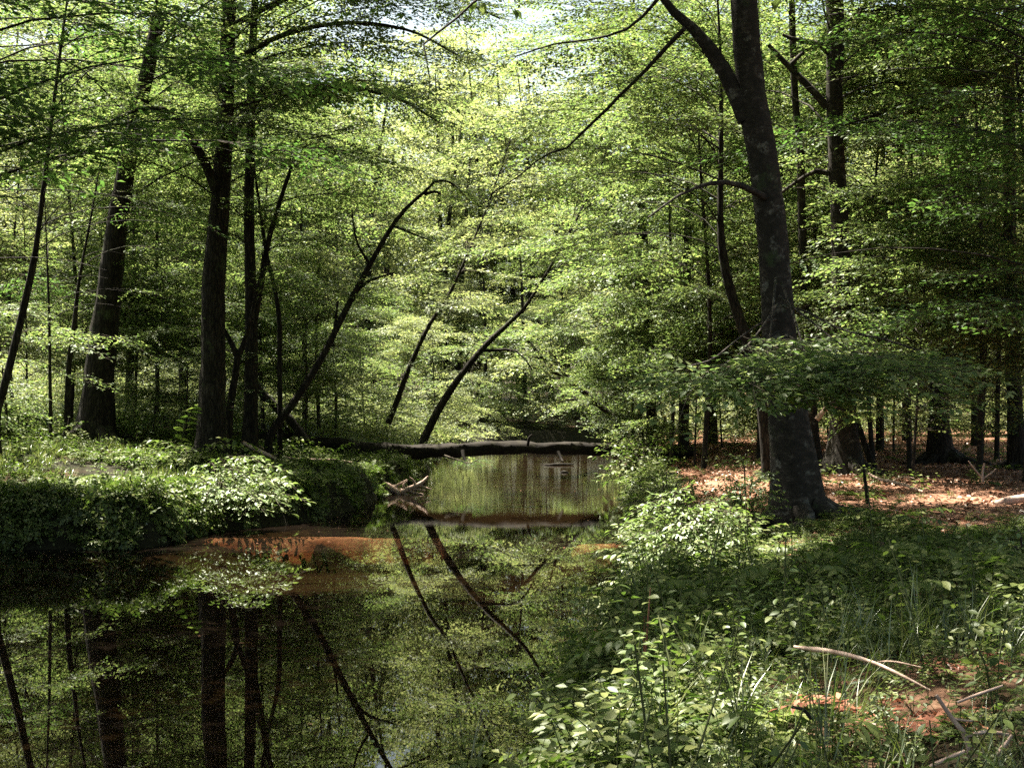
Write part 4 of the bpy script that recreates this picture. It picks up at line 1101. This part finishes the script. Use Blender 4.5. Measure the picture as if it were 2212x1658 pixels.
# leaves drifting on the water
fb = MB()
n_ = 500
x = rg.uniform(-9, 4, n_); y = 7 + 38 * rg.uniform(0, 1, n_) ** 1.3
s_ = river_dist(x, y); k_ = (s_ < -0.05) & (rg.uniform(0, 1, n_) < np.exp(s_ / 1.3) + 0.12)
T = np.stack([x[k_], y[k_], np.full(k_.sum(), 0.006)], 1)
stamp(fb, Proto(*leaf4(0.07, 0.6, 0.1)), frames(rg.uniform(0, 6.28, len(T)), rg.normal(0, .05, len(T)), rg.normal(0, .08, len(T))), T, rg.uniform(0.5, 1.1, len(T)))
tag(fb.build('floating_leaves', M['litter'], smooth=False), 'small dead leaves drifting on the creek', 'floating leaves', None, 'stuff')

# ---- single plants one can point to
def arching_shrub(name, label, foot, tips, leaf, lw, mat, seed, cat='shrub', group=None, ss=1.0, droop=0.25, gap=0.2, twig=0.17):
    """stems arching from a foot to tips (world points), hung with large leaved sprays"""
    rng = np.random.default_rng(seed)
    o = thing(name, foot, label, cat, group)
    foot = np.array(foot, float)
    sb, lb_ = MB(), MB()
    pr = [make_spray(rng, 0.55, leaf, twig, droop=droop, jit=0.35, lw=lw, big=True, step=0.8) for _ in range(3)]
    sp = Sprays()
    for t in tips:
        t = np.array(t, float)
        m_ = foot * 0.45 + t * 0.55; m_[2] = foot[2] + (t[2] - foot[2]) * 0.85 + 0.05
        q, r = smooth_path([foot, m_, t], [0.014, 0.010, 0.004], n=9)
        tube(sb, q, r, 5, 0, 0.0, rng, cap=False)
        limb_sprays(sp, q, rng, ss, 0.35, gap, pit=(-0.3, 0.1))
    T = np.array(sp.T); R = frames(sp.yaw, sp.pit, sp.rol); S = np.array(sp.S)
    w = rng.integers(0, 3, len(T))
    for k in range(3):
        stamp(lb_, pr[k], R[w == k], T[w == k], S[w == k])
    sb.build('stem', M['twig'], o)
    lb_.build('foliage', [M[mat], M['twig']], o, smooth=False)
    return o

def tips_px(lst):
    return [pix(u, v, d) for u, v, d in lst]
f = pix(470, 1100, 26.4); f[2] = gz(f[0], f[1])
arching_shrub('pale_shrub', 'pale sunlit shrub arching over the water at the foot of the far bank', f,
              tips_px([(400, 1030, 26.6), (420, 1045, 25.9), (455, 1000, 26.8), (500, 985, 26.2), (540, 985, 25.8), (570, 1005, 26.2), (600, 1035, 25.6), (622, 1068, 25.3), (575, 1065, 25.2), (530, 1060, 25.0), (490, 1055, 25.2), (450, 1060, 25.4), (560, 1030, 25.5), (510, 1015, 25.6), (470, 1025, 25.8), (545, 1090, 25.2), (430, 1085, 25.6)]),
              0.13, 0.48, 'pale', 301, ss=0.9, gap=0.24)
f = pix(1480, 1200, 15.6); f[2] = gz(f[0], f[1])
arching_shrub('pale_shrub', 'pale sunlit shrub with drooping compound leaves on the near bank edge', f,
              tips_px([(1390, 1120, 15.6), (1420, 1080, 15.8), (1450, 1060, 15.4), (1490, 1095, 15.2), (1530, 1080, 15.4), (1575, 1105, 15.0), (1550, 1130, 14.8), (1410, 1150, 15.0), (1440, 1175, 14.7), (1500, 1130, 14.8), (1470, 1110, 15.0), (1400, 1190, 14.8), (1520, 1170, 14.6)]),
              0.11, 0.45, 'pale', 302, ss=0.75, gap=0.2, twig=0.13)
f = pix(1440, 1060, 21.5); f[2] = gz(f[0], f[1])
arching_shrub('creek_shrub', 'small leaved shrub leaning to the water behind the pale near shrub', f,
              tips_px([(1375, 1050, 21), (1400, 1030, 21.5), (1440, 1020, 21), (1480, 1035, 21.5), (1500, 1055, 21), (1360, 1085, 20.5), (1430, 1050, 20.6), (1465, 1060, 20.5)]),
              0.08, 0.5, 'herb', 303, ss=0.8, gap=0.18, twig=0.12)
f = pix(1400, 1010, 38.0); f[2] = gz(f[0], f[1])
arching_shrub('creek_shrub', 'leafy shrub hiding the right end of the fallen log', f,
              tips_px([(1335, 975, 37.5), (1350, 955, 38), (1385, 940, 38), (1420, 945, 38), (1455, 960, 38), (1340, 1000, 37), (1375, 990, 36.8), (1420, 985, 37), (1460, 995, 37.2), (1390, 965, 37), (1330, 1015, 37)]),
              0.12, 0.55, 'herb', 304, ss=1.3, gap=0.3, twig=0.15)
f = pix(1612, 1115, 17.2); f[2] = gz(f[0], f[1])
arching_shrub('ash_seedling', 'upright leafy seedling just left of the largest beech', f,
              tips_px([(1605, 990, 17.2), (1580, 1030, 17.2), (1635, 1020, 17.0), (1650, 1060, 17), (1575, 1070, 17), (1610, 1050, 16.8)]), 0.09, 0.5, 'leaf', 305, cat='seedling', ss=0.6, gap=0.16, twig=0.12)
f = pix(2212, 1230, 12.5); f[2] = gz(f[0], f[1])
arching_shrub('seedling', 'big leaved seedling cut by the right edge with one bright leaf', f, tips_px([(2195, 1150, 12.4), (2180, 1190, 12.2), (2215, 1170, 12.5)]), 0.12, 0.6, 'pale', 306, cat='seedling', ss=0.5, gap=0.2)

def single(name, label, u, v, proto, mats, s, rz, cat='plant', d=None, group=None):
    P = ground_hit(u, v, 4.2) if d is None else pix(u, v, d)
    zz = gz(P[0], P[1])
    o = thing(name, (P[0], P[1], zz - 0.01), label, cat, group)
    b = MB(); stamp(b, proto, rot_z(rz)[None], [(P[0], P[1], zz - 0.01)], [s])
    ob = b.build('foliage', mats, o, smooth=False)
    return o
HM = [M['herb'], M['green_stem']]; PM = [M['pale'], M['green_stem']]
er = np.random.default_rng(400)
E = lambda: make_herb(er, 0.55, 18, 0.085, stems=3, spread=0.7)
A_ = lambda: make_pinnate(er, 8, 0.62, 0.075, 8, big=True)
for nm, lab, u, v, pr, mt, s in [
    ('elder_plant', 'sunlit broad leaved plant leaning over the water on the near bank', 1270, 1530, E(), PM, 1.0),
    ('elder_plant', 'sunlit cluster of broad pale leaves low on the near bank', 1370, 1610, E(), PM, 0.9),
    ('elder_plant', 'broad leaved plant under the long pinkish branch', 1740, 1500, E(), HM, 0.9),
    ('ash_plant', 'compound leaved plant in shade in front of the largest beech', 1760, 1290, A_(), HM, 1.1),
    ('ash_plant', 'compound leaved plant arching to the right in the dark undergrowth', 1900, 1260, A_(), HM, 1.1),
    ('ash_plant', 'compound leaved plant below the pale near shrub', 1530, 1330, A_(), HM, 1.2),
    ('ash_plant', 'compound leaved plant at the water edge below the pale near shrub', 1400, 1330, A_(), HM, 1.0),
    ('elder_plant', 'broad leaved plant at the foot of the thin reddish stem', 1450, 1500, E(), HM, 1.1),
    ('ash_plant', 'compound leaved plant near the bottom edge of the near bank', 1560, 1640, A_(), HM, 0.8),
    ('elder_plant', 'broad leaved plant at the lower right beside the bent stick', 2150, 1560, E(), HM, 0.9),
    ('elder_plant', 'small pale leaved plant at the waterline in the bottom middle', 880, 1625, E(), PM, 0.7),
    ('ash_plant', 'compound leaved plant at the bottom left end of the near bank', 1100, 1650, A_(), HM, 0.8),
    ('ash_plant', 'tall compound leaved plant left of the ash seedling at the water edge', 1400, 1230, A_(), HM, 1.1),
    ('ash_plant', 'compound leaved plant on the open ground right of the largest beech', 1930, 1150, A_(), HM, 0.9),
    ('ash_plant', 'compound leaved plant under the upper reddish stick at the right', 2090, 1210, A_(), HM, 1.0),
    ('ash_plant', 'compound leaved plant in the dark hollow at the right edge', 2130, 1330, A_(), HM, 1.1),
    ('elder_plant', 'broad leaved plant halfway between the reddish stem and the largest beech', 1620, 1400, E(), PM, 1.0),
    ('elder_plant', 'broad leaved plant at the water line left of the reddish stem', 1240, 1400, E(), PM, 1.0),
    ('ash_plant', 'compound leaved plant just right of the reddish stem', 1510, 1440, A_(), HM, 1.0)]:
    single(nm, lab, u, v, pr, mt, s * (1.5 if nm == 'ash_plant' else 1.2), er.uniform(0, 6.28))
for nm, lab, u, v, pr, s in [
    ('weed', 'tall leafy weed on the far bank at the left edge of the lit ground', 45, 1010, E(), 1.5),
    ('weed', 'tall leafy weed in the sun midway between the left edge and the pale shrub', 215, 1030, E(), 1.3),
    ('weed', 'leafy weed hanging over the corner of the dark bank', 335, 1090, E(), 1.3),
    ('weed', 'pale weed at the left foot of the thick leaning oak', 260, 950, E(), 1.6),
    ('fern', 'fern arching over the dark face of the far bank', 150, 1060, make_pinnate(er, 8, 0.8, 0.07, 11), 1.2),
    ('fern', 'fern on the shaded slope right of the pale shrub', 690, 1010, make_pinnate(er, 8, 0.8, 0.07, 11), 1.2)]:
    single(nm, lab, u, v, pr, HM, s, er.uniform(0, 6.28), group='weeds and ferns of the far bank')
# tall grass stalks near the bottom edge
for u, v, lab in [(1430, 1640, 'tall grass clump near the bottom edge, left of the middle of the near bank'), (1600, 1650, 'tall grass clump at the bottom edge below the grey crooked branch'), (1780, 1650, 'tall grass clump at the bottom edge with one long upright blade'), (1010, 1655, 'grass clump at the bottom where the bank meets the water')]:
    single('grass_clump', lab, u, v, make_tuft(er, 22, 0.7, 0.0045), [M['grass']], 0.9, 0.3, 'grass clump')
# dead reddish fern
single('dead_fern', 'withered reddish brown fern in the lower right leaves', 1925, 1590, make_pinnate(er, 11, 0.55, 0.075, 10, up=0.8), [M['fern_dead'], M['fern_dead']], 1.1, 0.5, 'fern')
single('dead_fern', 'smaller withered fern by the right edge above the lower right sticks', 2100, 1440, make_pinnate(er, 7, 0.45, 0.06, 9, up=0.4), [M['fern_dead'], M['fern_dead']], 0.9, 1.5, 'fern')
# thin reddish seed stem
o = stick('seed_stem', 'thin upright reddish stem with withered seed heads on the near bank', [(1390, 1530, 5), (1394, 1430, 5), (1400, 1340, 4), (1405, 1270, 2)], 9.2, 'fern_dead', cat='stem')
b = MB()
pr = make_herb(er, 0.9, 40, 0.018, False, 1, 0.1)
P0 = pix(1392, 1500, 9.2)
stamp(b, pr, rot_z(0.3)[None], [P0], [0.75]); b.build('seed_head', [M['fern_dead'], M['fern_dead']], o, smooth=False)

# repeats of one kind share a group
for o in list(scene.objects):
    if o.parent is None and o.get('category') and not o.get('group'):
        k = o.name.split('.')[0]
        g = {'young_beech': 'young beeches of the understorey', 'pole_beech': 'slender pole beeches in the wood', 'ash_tree': 'ash trees of the middle distance', 'elm_tree': 'elms of the middle distance',
             'ash_plant': 'compound leaved plants of the near bank', 'elder_plant': 'broad leaved plants of the near bank', 'fallen_branch': 'dead branches and sticks on the ground', 'oak_tree': 'oaks of the wood',
             'beech_tree': 'beeches of the wood', 'maple_tree': 'maples of the wood', 'sapling': 'thin saplings in the wood', 'river_birch': 'leaning stems beyond the log', 'pale_shrub': 'pale sunlit shrubs', 'creek_shrub': 'shrubs at the water edge',
             'driftwood': 'driftwood at the water edge', 'floating_stick': 'sticks in the water', 'grass_clump': 'grass clumps at the bottom edge', 'dead_fern': 'withered ferns', 'thin_branch': 'thin pale branches on the shaded bank'}.get(k)
        if g:
            o['group'] = g
